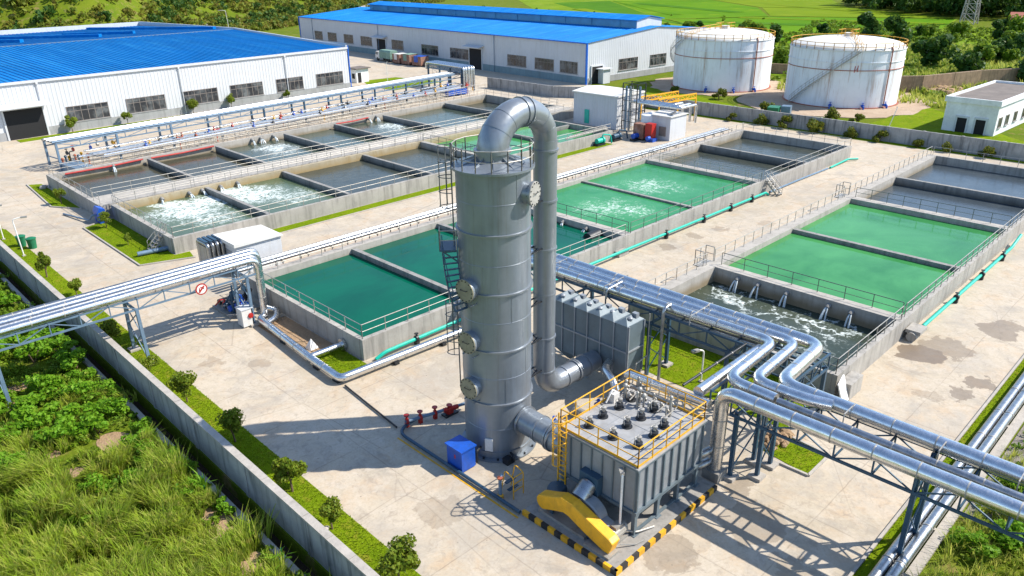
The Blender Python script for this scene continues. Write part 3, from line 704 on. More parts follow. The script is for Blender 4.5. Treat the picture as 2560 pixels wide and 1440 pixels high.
def warehouse_back():
    rz = math.radians(-3.3)
    r = thing('warehouse', 'long white warehouse with bright blue roof and raised ridge vent, behind the pipe racks', 'warehouse', (130.3, 108.6, 0), rz)
    U, D, H, RZ = 48.0, 131.0, 8.6, 10.6
    top = lambda u: H+(RZ-H)*(1-abs(u-U/2)/(U/2))
    w = MB(); corrugated(w, (0, D, 1.5), (0, -1, 0), (0, 0, 1), D, H-1.5); w.build('wall_cladding', 'white', r, world=False)
    w = MB(); corrugated(w, (0, 0, 1.3), (1, 0, 0), (0, 0, 1), U, H, top=lambda u: top(u)-1.3); w.build('gable_cladding', 'white', r, world=False)
    c = MB(); c.box(.1, .3, .1, D, 0, H-.1); c.prism([(.1, .1, 0), (U-.1, .1, 0), (U-.1, .1, H-.1), (U/2, .1, RZ-.1), (.1, .1, H-.1)], (0, .2, 0)); c.box(U-.3, U-.1, .3, D, 0, H-.1); c.build('wall_core', 'white', r, world=False)
    p = MB(); p.box(-.16, -.0, 0, D, 0, 1.5); p.build('plinth', 'plinth_shade', r, world=False)
    p = MB(); p.box(0, U, -.16, -.0, 0, 1.3); p.build('plinth', 'plinth', r, world=False)
    rf = MB()
    for s in (0, 1):
        if s == 0: up = Vector((U/2+.4, 0, RZ-H)); corrugated(rf, (-.4, D+.2, H+.05), (0, -1, 0), up, D+.5, up.length, 1.0, .10)
        else: up = Vector((U/2, 0, H-RZ)); corrugated(rf, (U/2, D+.2, RZ+.05), (0, -1, 0), up, D+.5, up.length, 1.0, .10)
    roof = rf.build('roof', 'roof2', r, world=False)
    m = MB(); m.box(19.6, 28.4, 3, 118, 10.0, 12.0); m.build('ridge_vent', 'monitor', r, world=False)
    m = MB(); m.prism([(19.5, 2.9, 10.0), (28.5, 2.9, 10.0), (28.5, 2.9, 12.0), (24, 2.9, 12.75), (19.5, 2.9, 12.0)], (0, -.15, 0)); m.build('vent_gable', 'white', r, world=False)
    m = MB(); m.prism([(18.9, 2.4, 12.02), (24, 2.4, 12.85), (29.1, 2.4, 12.02), (29.1, 2.4, 12.14), (24, 2.4, 12.97), (18.9, 2.4, 12.14)], (0, 116.2, 0)); m.build('vent_roof', 'roof2', r, world=False)
    m = MB()
    for v in range(8, 118, 9): m.box(19.42, 19.58, v-.12, v+.12, 10.2, 11.98).cut()
    m.build('vent_post', 'monitor', r, world=False)
    t = MB(); t.box(-.22, .16, -.22, .1, 0, H+.1); t.box(-.45, -.25, 0, D, H-.1, H+.12); t.build('corner_trim', 'bluetrim', r, world=False)
    t = MB(); t.box(-.22, .16, D-.1, D+.2, 0, H+.1); t.build('corner_trim', 'bluetrim', r, world=False)
    for v0, v1 in ((2.6, 8.0), (10.0, 16.2), (19.2, 25.8), (40.5, 48.4), (53.6, 61.2), (70.0, 75.8), (86.4, 92.6), (97, 102.5), (107, 112.5), (116, 121)):
        window(r, (-.03, v1, 2.3 if v0 > 60 else 2.0), (0, -1, 0), v1-v0, 2.5, 6, (-1, 0, 0))
    shed_door(r, (-.10, 41-.8, 0), (0, -1, 0), 4.8, 4.9, (-1, 0, 0)); shed_door(r, (-.10, 83.4, 0), (0, -1, 0), 4.6, 4.6, (-1, 0, 0))
    shed_door(r, (1.6, -.10, 0), (1, 0, 0), 3.4, 3.6, (0, -1, 0), False)
    window(r, (10.5, -.03, 2.0), (1, 0, 0), 6.6, 2.5, 5, (0, -1, 0)); window(r, (21.5, -.03, 2.0), (1, 0, 0), 6, 2.5, 5, (0, -1, 0))
    for v in (12.5, 64.5, 104):
        d = MB(); d.tube((-.25, v+18.0, .1), (-.25, v+18.0, H-.1), .08, 8); d.build('downpipe', 'steel_l', r, world=False)
    k = MB(); k.box(3.4, 5.6, -1.9, -.4, 0, 3.0); k.build('porch', 'white', r, world=False); k = MB(); k.box(2.9, 6.1, -2.3, -.1, 3.0, 3.2); k.build('porch_roof', 'white', r, world=False)
warehouse_back()

def hut():
    r = thing('hut', 'flat roofed white block hut with dark openings behind the long back wall', 'building', (130.6, 29.6, 0), math.radians(-2))
    w = MB(); w.box(0, 22, 0, 7.3, 0, 4.5); w.build('wall', 'white_s', r, world=False)
    p = MB(); p.box(-.25, 22.2, -.25, .05, 4.4, 5.2); p.box(-.25, 22.2, 7.25, 7.55, 4.4, 5.2); p.box(-.25, .05, .05, 7.25, 4.4, 5.2); p.box(21.9, 22.2, .05, 7.25, 4.4, 5.2); p.build('parapet', 'white_s', r, world=False)
    t = MB(); t.box(.06, 21.9, .06, 7.24, 4.5, 4.85); t.build('roof', 'tarroof', r, world=False)
    for y in (3.8, 1.2):
        shed_door(r, (-.03, y+1.5, 0), (0, -1, 0), 1.35, 2.2, (-1, 0, 0), False)
    for x in (1.0, 4.2, 8.2, 12.5, 17): window(r, (x, -.03, 1.1), (1, 0, 0), 1.5, 1.5, 2, (0, -1, 0), 0)
hut()

# ---------------------------------------------------------------- storage tanks
def tank(cx, cy, label, stair_a0, stair_a1):
    r = thing('storage_tank', label, 'tank', (cx, cy, 0), 0, 'white storage tanks beyond the wall')
    Rr, H = 9.95, 9.9
    b = MB(); b.lathe([(Rr+.35, 0), (Rr+.35, .16), (Rr, .17)], n=64); b.build('base_ring', 'rust', r, world=False)
    b = MB(); b.lathe([(Rr, .16), (Rr, H)], n=64); b.build('shell', 'tank', r, world=False)
    b = MB(); b.lathe([(Rr+.12, H-.08), (Rr+.12, H+.04)]+[(max(.01, Rr*math.cos(t)), H+.04+1.65*math.sin(t)) for t in [PI/2*i/10 for i in range(11)]], n=64); b.build('dome', 'dome', r, world=False)
    for z in (6.6, 7.9):
        b = MB(); b.lathe([(Rr, z-.06), (Rr+.10, z-.06), (Rr+.10, z+.06), (Rr, z+.06)], n=64); b.build('ring', 'tank' if z > 7 else 'rust', r, world=False)
    ral = MB(); n = 36
    P = [(Rr*math.cos(2*PI*i/n), Rr*math.sin(2*PI*i/n), H) for i in range(n+1)]
    ral.rail(P, 1.2, 2.0, .055); ral.build('railing', 'yellow', r, world=False)
    # stair winding up the shell with its handrail
    st, hr = MB(), MB(); k = 34; prev = None
    for i in range(k+1):
        a = stair_a0+(stair_a1-stair_a0)*i/k; z = .3+(H-.3)*i/k; c, s = math.cos(a), math.sin(a)
        st.obox(((Rr+.5)*c, (Rr+.5)*s, z), (c*.45, s*.45, 0), (-s*.14, c*.14, 0), (0, 0, .03))
        q = Vector(((Rr+.95)*c, (Rr+.95)*s, z))
        if prev is not None:
            hr.tube(prev+Vector((0, 0, 1)), q+Vector((0, 0, 1)), .035, 6); hr.tube(prev+Vector((0, 0, .5)), q+Vector((0, 0, .5)), .025, 5); st.bar(prev, q, .05, .2)
        if i % 2 == 0: hr.tube(q, q+Vector((0, 0, 1)), .03, 6)
        prev = q
    st.build('stair', 'gal', r, world=False); hr.build('stair_handrail', 'gal', r, world=False)
    if cy < 70:
        am = math.radians(-146); c_, s_ = math.cos(am), math.sin(am); b = MB()
        P_ = lambda u, z: (Rr*1.004*c_-s_*u, Rr*1.004*s_+c_*u, z)
        b.bar(P_(-.25, 6.3), P_(-.2, 7.4), .12, .04); b.bar(P_(.25, 6.4), P_(.25, 7.5), .12, .04); b.bar(P_(-.2, 6.5), P_(.25, 7.1), .10, .04); b.build('red_mark', 'red', r, world=False)
    a = math.radians(-110); b = MB(); x, y = (Rr+.14)*math.cos(a), (Rr+.14)*math.sin(a)
    b.path([(x, y, .2), (x, y, H+.3), (x*.96, y*.96, H+.45)], .10, 8, .2); b.build('fire_pipe', 'rust', r, world=False)
    b = MB(); b.lathe([(.8, 0), (.8, .75), (.01, .76)], (0, 0, H+1.5), 16); hatch = b.build('roof_hatch', 'dome', r, world=False)
    b = MB(); b.rail([(-1.5, -1.2, H+1.55), (1.5, -1.2, H+1.55), (1.5, 1.4, H+1.5), (-1.5, 1.4, H+1.5), (-1.5, -1.2, H+1.55)], 1.3, 1.4, .045); b.build('hatch_railing', 'yellow', r, world=False)
    b = MB(); a1 = stair_a1
    for d in (-.5, .5):
        ca, sa = math.cos(a1+d*.09), math.sin(a1+d*.09)
        b.rail([(Rr*ca, Rr*sa, H+.05), (Rr*.55*ca, Rr*.55*sa, H+1.35), (1.3*ca, 1.3*sa, H+1.7)], 1.0, 1.6, .035)
    b.build('roof_walkway_rail', 'yellow', r, world=False)
    for a_ in (math.radians(195), math.radians(225), math.radians(250)):
        c, s = math.cos(a_), math.sin(a_); b = MB(); b.path([(Rr*c, Rr*s, .6), ((Rr+.9)*c, (Rr+.9)*s, .6), ((Rr+.9)*c, (Rr+.9)*s, 0)], .16, 8, .2); b.disc(((Rr+.5)*c, (Rr+.5)*s, .6), (c, s, 0), .3, .12, 12)
        b.tube(((Rr+.5)*c, (Rr+.5)*s, .6), ((Rr+.5)*c, (Rr+.5)*s, 1.15), .06, 6); b.disc(((Rr+.5)*c, (Rr+.5)*s, 1.1), (0, 0, 1), .25, .05, 12); b.build('valve', 'blue', r, world=False)
    return r
tank(148.3, 86.4, 'white storage tank on the left, nearer the ridged blue roof', math.radians(60), math.radians(160))
tank(147.2, 60.2, 'white storage tank on the right, its zigzag stair facing the yard', math.radians(150), math.radians(215))
# ================================================================ SETTLING TANKS
TOP = 1.55
def water(poly, z, mat): sheet('water', poly, z, mat)
def rect(x0, x1, y0, y1): return [(x0, y0), (x1, y0), (x1, y1), (x0, y1)]
def basin(name, label, outer, dividers, cross, rails, railmat='gal'):
    """concrete tank: outer walls, thin dividers, broad cross walls with a walkway, hand rails"""
    r = thing(name, label, 'settling tank', (outer[0][0], outer[0][1], 0))
    n = len(outer)
    for i in range(n):
        p, q, t = outer[i][:2], outer[(i+1) % n][:2], outer[i][2]; wm = outer[i][3] if len(outer[i]) > 3 else 'conc'
        d = (Vector(q)-Vector(p)).normalized()
        b = MB(); b.wall(Vector(p)-d*.15, Vector(q)+d*(-.15+.0), t, -.3, TOP+.003*i); b.build('outer_wall', wm, r)
    for p, q, t, h in dividers:
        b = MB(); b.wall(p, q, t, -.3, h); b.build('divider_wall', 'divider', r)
    for p, q, t in cross:
        b = MB(); b.wall(p, q, t, -.3, TOP-.012); b.build('walkway', 'conc_in', r)
    for pts, *o in rails:
        b = MB(); b.rail([(x, y, TOP) for x, y in pts], 1.05, o[0] if o else 2.0, .03); b.build('railing', o[1] if len(o) > 1 else railmat, r)
    return r
def steps(root, x, y, dx, dy, n=6, w=.9, name='steps'):
    """small steel stair from the ground to the tank wall"""
    b = MB(); d = Vector((dx, dy, 0)).normalized(); s = Vector((-d.y, d.x, 0))
    for i in range(n):
        c = Vector((x, y, 0))+d*(.28*i)+Vector((0, 0, .26*(i+1))); b.obox(c, d*.14, s*w/2, (0, 0, .025))
    a = Vector((x, y, 0)); e = a+d*.28*n+Vector((0, 0, .26*n))
    for k in (-1, 1):
        o = s*k*w/2; b.bar(a+o, e+o, .05, .2); u = Vector((0, 0, .95)); b.tube(a+o+u, e+o+u, .03, 6); b.tube(a+o+u*.5, e+o+u*.5, .022, 5)
        for t in (0, .5, 1): b.tube(a+(e-a)*t+o, a+(e-a)*t+o+u, .03, 6)
    return b.build(name, 'gal', root)
def spouts(root, pts, d, zt, zb, r=.16, group=None, labels=None):
    """outlet pipes in the wall (parts of the tank) and the streams that fall from them"""
    d = Vector((*d, 0)).normalized()
    for i, (x, y) in enumerate(pts):
        p = Vector((x, y, zt)); b = MB(); b.path([p-d*.5, p+d*.25, p+d*.45-Vector((0, 0, .12))], r*1.05, 10, .1); b.build('spout', 'divider', root)
        m = MB(); rs = random.Random(i*7+int(x*3))
        for k in range(3):
            pts_ = []; sv = 1.35+rs.uniform(-.35, .35); off = Vector((-d.y, d.x, 0))*rs.uniform(-.6, .6)*r
            q0 = p+d*.42; T = math.sqrt(2*max(.1, (zt-.1-zb))/9.8)
            for j in range(8):
                t = T*j/7*1.04; pts_.append(q0+d*sv*t+off*(1+j*.25)+Vector((0, 0, -.1-4.9*t*t)))
            m.path(pts_, [r*.30*(1+j*.05+rs.uniform(-.12, .12)) for j in range(8)], 7)
        e = p+d*(.42+1.5*T)
        tag(m.build('water_jet', 'foamjet'), labels[i] if labels else '', 'water jet', group)

# ---- middle row of tanks
X0, X1, Y0, Y1 = 24.9, 103.4, 39.8, 55.9
mid = basin('settling_tank', 'middle row of railed tanks with dark green, pale green and grey water, behind the tower',
    [(X0, Y0, .38), (X1, Y0, .45), (X1, Y1, .9, 'conc_in'), (X0, Y1, .38)],
    [((34.7, Y0+.2), (34.7, Y1-.4), .42, 1.45), ((44.6, Y0+.2), (44.6, Y1-.4), .42, 1.43), ((66.4, Y0+.2), (66.4, Y1-.4), .4, 1.32), ((91.7, Y0+.2), (91.7, Y1-.4), .4, 1.42)],
    [((54.4, Y0+.2), (54.4, Y1-.4), 1.1), ((79.4, Y0+.2), (79.4, Y1-.4), 1.1)],
    [([(X0, Y0), (X0, Y1)], 1.9), ([(X0, Y0), (54.0, Y0)], 2.0), ([(54.8, Y0), (79.2, Y0)], 2.0, 'rail_d'), ([(79.9, Y0), (X1, Y0)], 2.0), ([(X1, Y0), (X1, Y1)], 1.8),
     ([(X0+.4, Y1-.2), (X1, Y1-.2)], 2.1), ([(54.7, Y0+.2), (54.7, Y1-.6)], 1.9, 'rail_d'), ([(79.1, Y0+.2), (79.1, Y1-.6)], 1.7), ([(79.8, Y0+.2), (79.8, Y1-.6)], 1.7)])
water(rect(X0+.15, 54.0, Y0+.15, Y1-.3), .98, 'w_dkgreen'); water(rect(54.8, 79.0, Y0+.15, Y1-.3), 1.12, 'w_greenf'); water(rect(79.8, X1-.2, Y0+.15, Y1-.3), .5, 'w_grey')
steps(mid, 80.4, 37.9, 0, 1)
b = MB(); b.box(52.2, 53.6, 39.0, 39.58, 0, .5); b.build('valve_pit', 'conc', mid)
spouts(mid, [(53.95, 47.2), (53.95, 44.2)], (-1, 0), 1.25, .98, .16, 'streams falling into the dark green tank', ['short stream falling into the dark green tank, nearer the tall tower duct', 'wide stream falling into the dark green tank, nearer the pale green tank corner'])
b = MB(); b.tube((53.9, 42.8, .98), (52.2, 42.8, .9), .55, 14); b.build('drum', 'blackm', mid)

# ---- right row of tanks
RX0, RX1, RY0, RY1 = 42.4, 105.6, 14.9, 30.1
rgt = basin('settling_tank', 'right row of railed tanks: dark foaming cell in front, pale green cells, slate cells behind',
    [(RX0, RY0, .38), (RX1, RY0, .45), (RX1, RY1, 1.0, 'conc_in'), (RX0, RY1, .38)],
    [((66.7, RY0+.2), (66.7, RY1-.4), .45, 1.42), ((92.2, RY0+.2), (92.2, RY1-.4), .45, 1.4)],
    [((53.3, RY0+.2), (53.3, RY1-.4), 1.0), ((80.1, RY0+.2), (80.1, RY1-.4), 1.1)],
    [([(RX0, RY0), (RX0, RY1)], 2.0), ([(RX0, RY0), (53, RY0)], 1.6), ([(53.6, RY0), (RX1, RY0)], 1.5), ([(RX1, RY0), (RX1, RY1)], 1.8), ([(RX0, RY1+.25), (52.6, RY1+.25)], 1.5),
     ([(53.9, RY1+.25), (79.6, RY1+.25)], 1.6), ([(80.6, RY1+.25), (RX1, RY1+.25)], 1.6), ([(53.6, RY0+.2), (53.6, RY1-.6)], 2.0, 'rail_d'), ([(80.4, RY0+.2), (80.4, RY1-.6)], 1.6, 'rail_d')])
water(rect(RX0+.15, 52.9, RY0+.15, RY1-.3), .25, 'w_spout'); water(rect(53.7, 79.7, RY0+.15, RY1-.3), 1.05, 'w_green'); water(rect(80.5, RX1-.2, RY0+.15, RY1-.3), .55, 'w_slate')
for i, x in enumerate((52.9, 80.0)):
    b = MB(); b.rail([(x-.7, RY1+.3, TOP), (x-.7, RY1+1.1, TOP), (x+.9, RY1+1.1, TOP), (x+.9, RY1+.3, TOP)], 1.25, .9, .035); b.box(x-.8, x+1.0, RY1+.35, RY1+1.2, TOP-.15, TOP-.05); b.build('landing', 'gal', rgt)
spouts(rgt, [(52.9, 27.4), (52.9, 25.6), (52.9, 23.2), (52.9, 19.9), (52.9, 18.2)], (-1, 0), 1.15, .25, .17, 'streams falling into the dark foaming tank',
       ['water stream into the dark foaming tank, farthest left of five', 'second stream from the left falling into the dark foaming tank', 'middle of five streams falling into the dark foaming tank', 'fourth stream from the left falling into the dark foaming tank', 'water stream into the dark foaming tank, nearest the right wall'])
b = MB(); b.box(42.5, 44.3, 13.9, 14.65, 0, 1.1); b.build('sluice_box', 'conc', rgt)
b = MB(); b.tube((53.2, 14.1, .35), (55.0, 14.1, .35), .34, 14); b.box(53.4, 54.8, 13.6, 14.6, .55, .8); b.build('outlet_pump', 'conc', rgt)

# ---- back-left rows
FX0, FY0, FY1 = 24.5, 69.9, 85.4
frn = basin('settling_tank', 'front left row of tanks with churning white foam in its nearest two cells',
    [(FX0, FY0, .38), (90.0, FY0, .4), (90.0, FY1, .5, 'ochre'), (FX0, FY1, .5)],
    [((34.6, FY0+.2), (34.6, FY1-.2), .42, 1.42), ((44.4, FY0+.2), (44.4, FY1-.2), .42, 1.42), ((56.3, FY0+.2), (56.3, FY1-.2), .42, 1.4), ((79.5, FY0+.2), (79.5, FY1-.2), .4, 1.3), ((84, 78), (89.8, 78), .4, 1.4)],
    [((66.3, FY0+.2), (66.3, FY1-.2), .7)],
    [([(FX0, FY0), (FX0, FY1)], 1.7), ([(FX0, FY0), (65.8, FY0)], 2.0), ([(66.6, FY0), (89.8, FY0)], 2.0), ([(FX0+.3, FY1), (65.8, FY1)], 2.1), ([(66.6, FY1), (89.8, FY1)], 2.1), ([(66.6, FY0+.2), (66.6, FY1-.2)], 1.7, 'rail_d')])
water(rect(FX0+.15, 44.3, FY0+.15, FY1-.2), .75, 'w_foam'); water(rect(44.5, 65.95, FY0+.15, FY1-.2), .7, 'w_grey'); water(rect(66.6, 89.8, FY0+.15, FY1-.2), .8, 'w_green')
steps(frn, 23.0, 72.2, 1, 0, 6)
spouts(frn, [(29.4, 85.2), (32.5, 85.2), (34.0, 85.2), (36.2, 85.2), (38.3, 85.2)], (0, -1), 1.2, .75, .19, 'streams falling into the churning front tank',
       ['stream into the front churning cell, nearest the left road', 'second stream from the left above the front churning cell', 'third stream from the left, beside the thin divider of the churning cells', 'fourth stream from the left, into the second churning cell', 'rightmost of five streams falling into the second churning cell'])
BX0, BY0 = 23.5, 86.1
bak = basin('settling_tank', 'back left row of murky brown tanks between a pale walkway and the long pipe rack',
    [(BX0, BY0, .38), (100.5, BY0, .3), (100.5, 108.6, .5, 'conc_in'), (BX0, 104.6, .5)],
    [((35.5, 90), (35.5, 104.6), .42, 1.42), ((45.1, 90), (45.1, 105), .42, 1.42), ((56.0, 90), (56.0, 105.4), .42, 1.42), ((65.2, 90), (65.2, 106), .42, 1.42), ((75.0, 90), (75.0, 106.4), .42, 1.42), ((89.6, 90), (89.6, 107.6), .42, 1.42)],
    [((BX0+.2, 88.0), (100.3, 88.0), 4.0)],
    [([(BX0, BY0+.3), (BX0, 104.3)], 2.0), ([(BX0+.3, 89.85), (100, 89.85)], 2.1), ([(24.9, 86.25), (100, 86.25)], 2.2), ([(BX0+.2, 104.6), (100.3, 108.6)], 2.1), ([(100.5, 90), (100.5, 108.4)], 2.0)])
water([(BX0+.15, 89.9), (45.0, 89.9), (45.0, 105.2), (BX0+.15, 104.4)], .62, 'w_brown'); water([(45.2, 89.9), (89.5, 89.9), (89.5, 107.7), (45.2, 105.3)], .6, 'w_mix'); water([(89.7, 89.9), (100.3, 89.9), (100.3, 108.5), (89.7, 107.6)], .2, 'w_grey')
spouts(bak, [(31.0, 104.75), (50.8, 105.7), (52.2, 105.75), (54.3, 105.9), (72.0, 106.8), (73.8, 106.9)], (0, -1), 1.25, .62, .2, 'streams falling into the murky back tanks',
       ['thin stream below the red pipe in the nearest murky cell', 'left of the three streams falling into the foamy third back cell', 'middle of the three streams falling into the foamy third back cell', 'right of the three streams falling into the foamy third back cell', 'left of the paired streams in the far back cell by the red hose', 'right of the paired streams in the far back cell by the red hose'])
for a, q, l in (((25.2, 104.2), (34.8, 104.7), 'red pipe hung along the inner wall of the nearest murky cell'), ((35.9, 104.75), (44.8, 105.2), 'red pipe hung along the inner wall of the second murky cell'), ((65.6, 106.2), (72, 106.5), 'dull red hose along the wall of the far foamy cell')):
    b = MB(); b.path([(*a, 1.35), ((a[0]+q[0])/2, (a[1]+q[1])/2, 1.28), (*q, 1.40)], .11, 8); tag(b.build('red_pipe', 'red'), l, 'pipe')

# ---- teal drain pipes
def teal(pts, label, valves=(), supports=True):
    r = thing('teal_pipe', label, 'pipe', (*pts[0][:2], 0), 0, 'teal drain pipes along the tank walls')
    b = MB(); b.path(pts, .135, 10, .4); b.build('pipe_run', 'teal', r)
    for (x, y) in valves:
        b = MB(); b.disc((x-.1, y, .48), (1, 0, 0), .22, .2, 12); b.tube((x, y, .5), (x, y, .85), .045, 6); b.disc((x, y, .82), (0, 0, 1), .16, .04, 12); b.box(x-.14, x+.14, y-.16, y+.16, .0, .3); b.build('valve', 'blackm', r)
teal([(25.3, 39.0, .12), (26.0, 38.95, .42), (48.0, 39.0, .55), (79.2, 39.0, .42), (79.6, 38.9, .1)], 'long teal pipe on the near wall of the middle tanks', [(28.8, 38.95), (59.5, 38.95), (66.2, 38.95), (71.5, 38.95), (76.0, 38.95)])
teal([(55.6, 14.1, .38), (70, 14.05, .42), (78.0, 14.05, .45), (80.5, 14.05, 1.0)], 'teal pipe on the outer wall of the right tanks', [(62.5, 14.0), (69, 14.0), (75, 14.0)])
teal([(96.0, 39.0, .15), (101.4, 39.0, .3), (102.6, 38.2, .25)], 'short turquoise hose at the far corner of the middle tanks')
b = MB(); b.path([(80.4, 39.15, .2), (88, 39.2, .16), (95.5, 39.1, .12)], .12, 8); tag(b.build('blue_pipe', 'steel_l'), 'thin pale blue pipe at the foot of the far middle tank wall', 'pipe')
b = MB(); b.path([(21.6, 71.6, .28), (24.3, 71.2, .28)], .22, 12); tag(b.build('drain_pipe', 'steel_l'), 'thick pale blue stub pipe on the lawn below the steel steps', 'pipe')

# ================================================================ TOWER AND DUCT
TX, TY = 24.7, 26.3
def tower():
    r = thing('scrubber_tower', 'tall grey steel cylinder tower with round manholes and a caged ladder beside the furnace', 'tower', (TX, TY, 0))
    Rr = 1.85; c = (TX, TY, 0)
    b = MB(); b.lathe([(Rr, .12), (Rr, 15.95)], c, 72); b.build('shell', 'tower', r)
    b = MB(); b.lathe([(Rr, .11), (Rr+.30, .11), (Rr+.30, 0)], c, 72); b.lathe([(Rr+.001, .5), (Rr+.05, .5), (Rr+.05, .12)], c, 72); b.build('base_flange', 'tower', r)
    b = MB()
    for i in range(16):
        a = 2*PI*i/16; b.tube((TX+(Rr+.2)*math.cos(a), TY+(Rr+.2)*math.sin(a), .1), (TX+(Rr+.2)*math.cos(a), TY+(Rr+.2)*math.sin(a), .2), .06, 8)
    b.build('anchor_bolt', 'blackm', r)
    for z in (3.45, 6.58, 9.76, 12.86):
        b = MB(); b.lathe([(Rr, z-.06), (Rr+.09, z-.045), (Rr+.09, z+.045), (Rr, z+.06)], c, 72); b.build('ring_stiffener', 'duct', r)
    b = MB()
    for z in (1.9, 5.0, 8.2, 11.3, 14.4): b.lathe([(Rr+.001, z-.016), (Rr+.012, z), (Rr+.001, z+.016)], c, 72)
    for a, z0, z1 in ((3.6, 9.8, 11.3), (4.4, 8.2, 9.7), (3.9, 6.6, 8.2), (4.9, 5.0, 6.5), (4.2, 3.5, 5.0), (5.3, 11.3, 12.8), (3.4, 12.9, 14.4), (4.6, 14.4, 15.9)):
        b.obox((TX+Rr*math.cos(a), TY+Rr*math.sin(a), (z0+z1)/2), (math.cos(a)*.012, math.sin(a)*.012, 0), (-math.sin(a)*.014, math.cos(a)*.014, 0), (0, 0, (z1-z0)/2))
    b.build('weld_seam', 'duct', r)
    b = MB(); b.lathe([(Rr, 15.85), (Rr+.2, 15.86), (Rr+.2, 15.97), (Rr-.06, 15.98), (1.0, 16.2), (.72, 16.28)], c, 72); b.build('roof', 'tower', r)
    b = MB()
    for i in range(10):
        a = 2*PI*i/10+.2; ca, sa = math.cos(a), math.sin(a)
        b.prism([(TX+.75*ca, TY+.75*sa, 16.28), (TX+1.75*ca, TY+1.75*sa, 15.98), (TX+.75*ca, TY+.75*sa, 16.42)], (-sa*.03, ca*.03, 0))
    b.build('gusset', 'tower', r)
    b = MB(); n = 16; P = [(TX+(Rr+.12)*math.cos(2*PI*i/n), TY+(Rr+.12)*math.sin(2*PI*i/n), 15.95) for i in range(n+1)]; b.rail(P, 1.05, 1.2, .03); b.build('railing', 'gal', r)
    def manhole(nx, ny, z, rad, mat):
        p = Vector((TX+Rr*nx*.93, TY+Rr*ny*.93, z)); d = Vector((nx, ny, 0))
        b = MB(); b.path([p, p+d*.5], rad*.88, 28); b.path([p+d*.40, p+d*.50], rad, 28)
        m = b.build('manhole', 'tower', r)
        b = MB(); b.path([p+d*.505, p+d*.56], rad, 28); b.build('cover', mat, m)
        b = MB(); s = Vector((-ny, nx, 0))
        for i in range(14):
            b.cut() if i else 0; a = 2*PI*i/14; q = p+s*math.cos(a)*rad*.9+Vector((0, 0, 1))*math.sin(a)*rad*.9; b.path([q+d*.36, q+d*.60], .032, 6)
        b.cut(); b.path([p+d*.56+s*.2+V3(0, 0, .05), p+d*.66+s*.2+V3(0, 0, .05), p+d*.66-s*.2+V3(0, 0, .05), p+d*.56-s*.2+V3(0, 0, .05)], .02, 6); b.build('bolt_ring', 'blackm', m)
    A = math.radians(184)
    for z in (10.0, 7.1, 4.4): manhole(math.cos(A), math.sin(A), z, .60, 'cover')
    A2 = math.radians(-72); manhole(math.cos(A2), math.sin(A2), 14.75, .60, 'cover_l')
    # little shelves under the manholes
    b = MB()
    for z in (10.0, 7.1, 4.4):
        for k in (-.35, .35): b.bar((TX-1.75*1+.1, TY-.15+k, z-.75), (TX-2.25, TY-.15+k, z-.75), .05).cut()
    b.build('bracket', 'tower', r)
    # ladder with cage on the back-left side
    la = math.radians(138); d = Vector((math.cos(la), math.sin(la), 0)); s = Vector((-d.y, d.x, 0)); o = Vector((TX, TY, 0))
    def caged(z0, z1, off=0.0):
        L, cg = MB(), MB(); q = o+d*(Rr+.18)+s*off
        for k in (-.22, .22): L.tube(q+s*k+V3(0, 0, z0), q+s*k+V3(0, 0, z1), .028, 6)
        z = z0+.2
        while z < z1: L.tube(q-s*.22+V3(0, 0, z), q+s*.22+V3(0, 0, z), .02, 6); z += .3
        hoops = [z0+2.0+i*.75 for i in range(int((z1-z0-2)/.75)+1)]; an = [-PI/2+PI*i/8 for i in range(9)]
        for h in hoops:
            P = [q+s*math.sin(t)*.36+d*(.02+math.cos(t)*.62)+V3(0, 0, h) for t in an]
            cg.path(P, .024, 5)
        for t in an[1::2]:
            cg.tube(q+s*math.sin(t)*.36+d*(.02+math.cos(t)*.62)+V3(0, 0, hoops[0]), q+s*math.sin(t)*.36+d*(.02+math.cos(t)*.62)+V3(0, 0, hoops[-1]), .02, 5)
        l = L.build('ladder', 'cage', r); cg.build('cage', 'cage', l)
    caged(11.9, 17.0); caged(3.6, 8.6, -.3)
    b = MB(); b.obox(o+d*(Rr+.45)+s*.1+V3(0, 0, 11.85), d*.45, s*.75, (0, 0, .04)); b.bar(o+d*Rr+s*.7+V3(0, 0, 11.2), o+d*(Rr+.85)+s*.7+V3(0, 0, 11.85), .06)
    pf = b.build('platform', 'steel', r)
    b = MB(); q = o+V3(0, 0, 11.9); b.rail([q+d*(Rr+.05)+s*.85, q+d*(Rr+.88)+s*.85, q+d*(Rr+.88)+s*.15], 1.0, .8, .025); b.build('platform_rail', 'gal', pf)
    # short winding flight below the platform
    st = MB(); k = 10; pr = None
    for i in range(k+1):
        a = la+.12+i*.055; z = 11.6-i*.27; c_, s_ = math.cos(a), math.sin(a)
        st.obox((TX+(Rr+.42)*c_, TY+(Rr+.42)*s_, z), (c_*.38, s_*.38, 0), (-s_*.07, c_*.07, 0), (0, 0, .025))
        ends = [Vector((TX+(Rr+e)*c_, TY+(Rr+e)*s_, z)) for e in (.06, .80)]
        if pr:
            for p0, p1 in zip(pr, ends): st.bar(p0, p1, .05, .12)
            st.tube(pr[1]+V3(0, 0, .9), ends[1]+V3(0, 0, .9), .025, 5)
        if i % 3 == 0: st.tube(ends[1], ends[1]+V3(0, 0, .9), .022, 5)
        pr = ends
    st.build('stair', 'steel', r)
    # inlet duct to the furnace housing
    b = MB(); b.path([(TX+.2, TY-1.4, 2.15), (TX+.2, 20.75, 2.0)], .72, 36); dct = b.build('inlet_duct', 'tower', r)
    b = MB()
    for y, e in ((24.35, .12), (23.2, .04), (22.35, .12), (22.2, .12), (21.0, .10)): b.path([(TX+.2, y-.05, 2.1), (TX+.2, y+.05, 2.1)], .72+e, 36).cut()
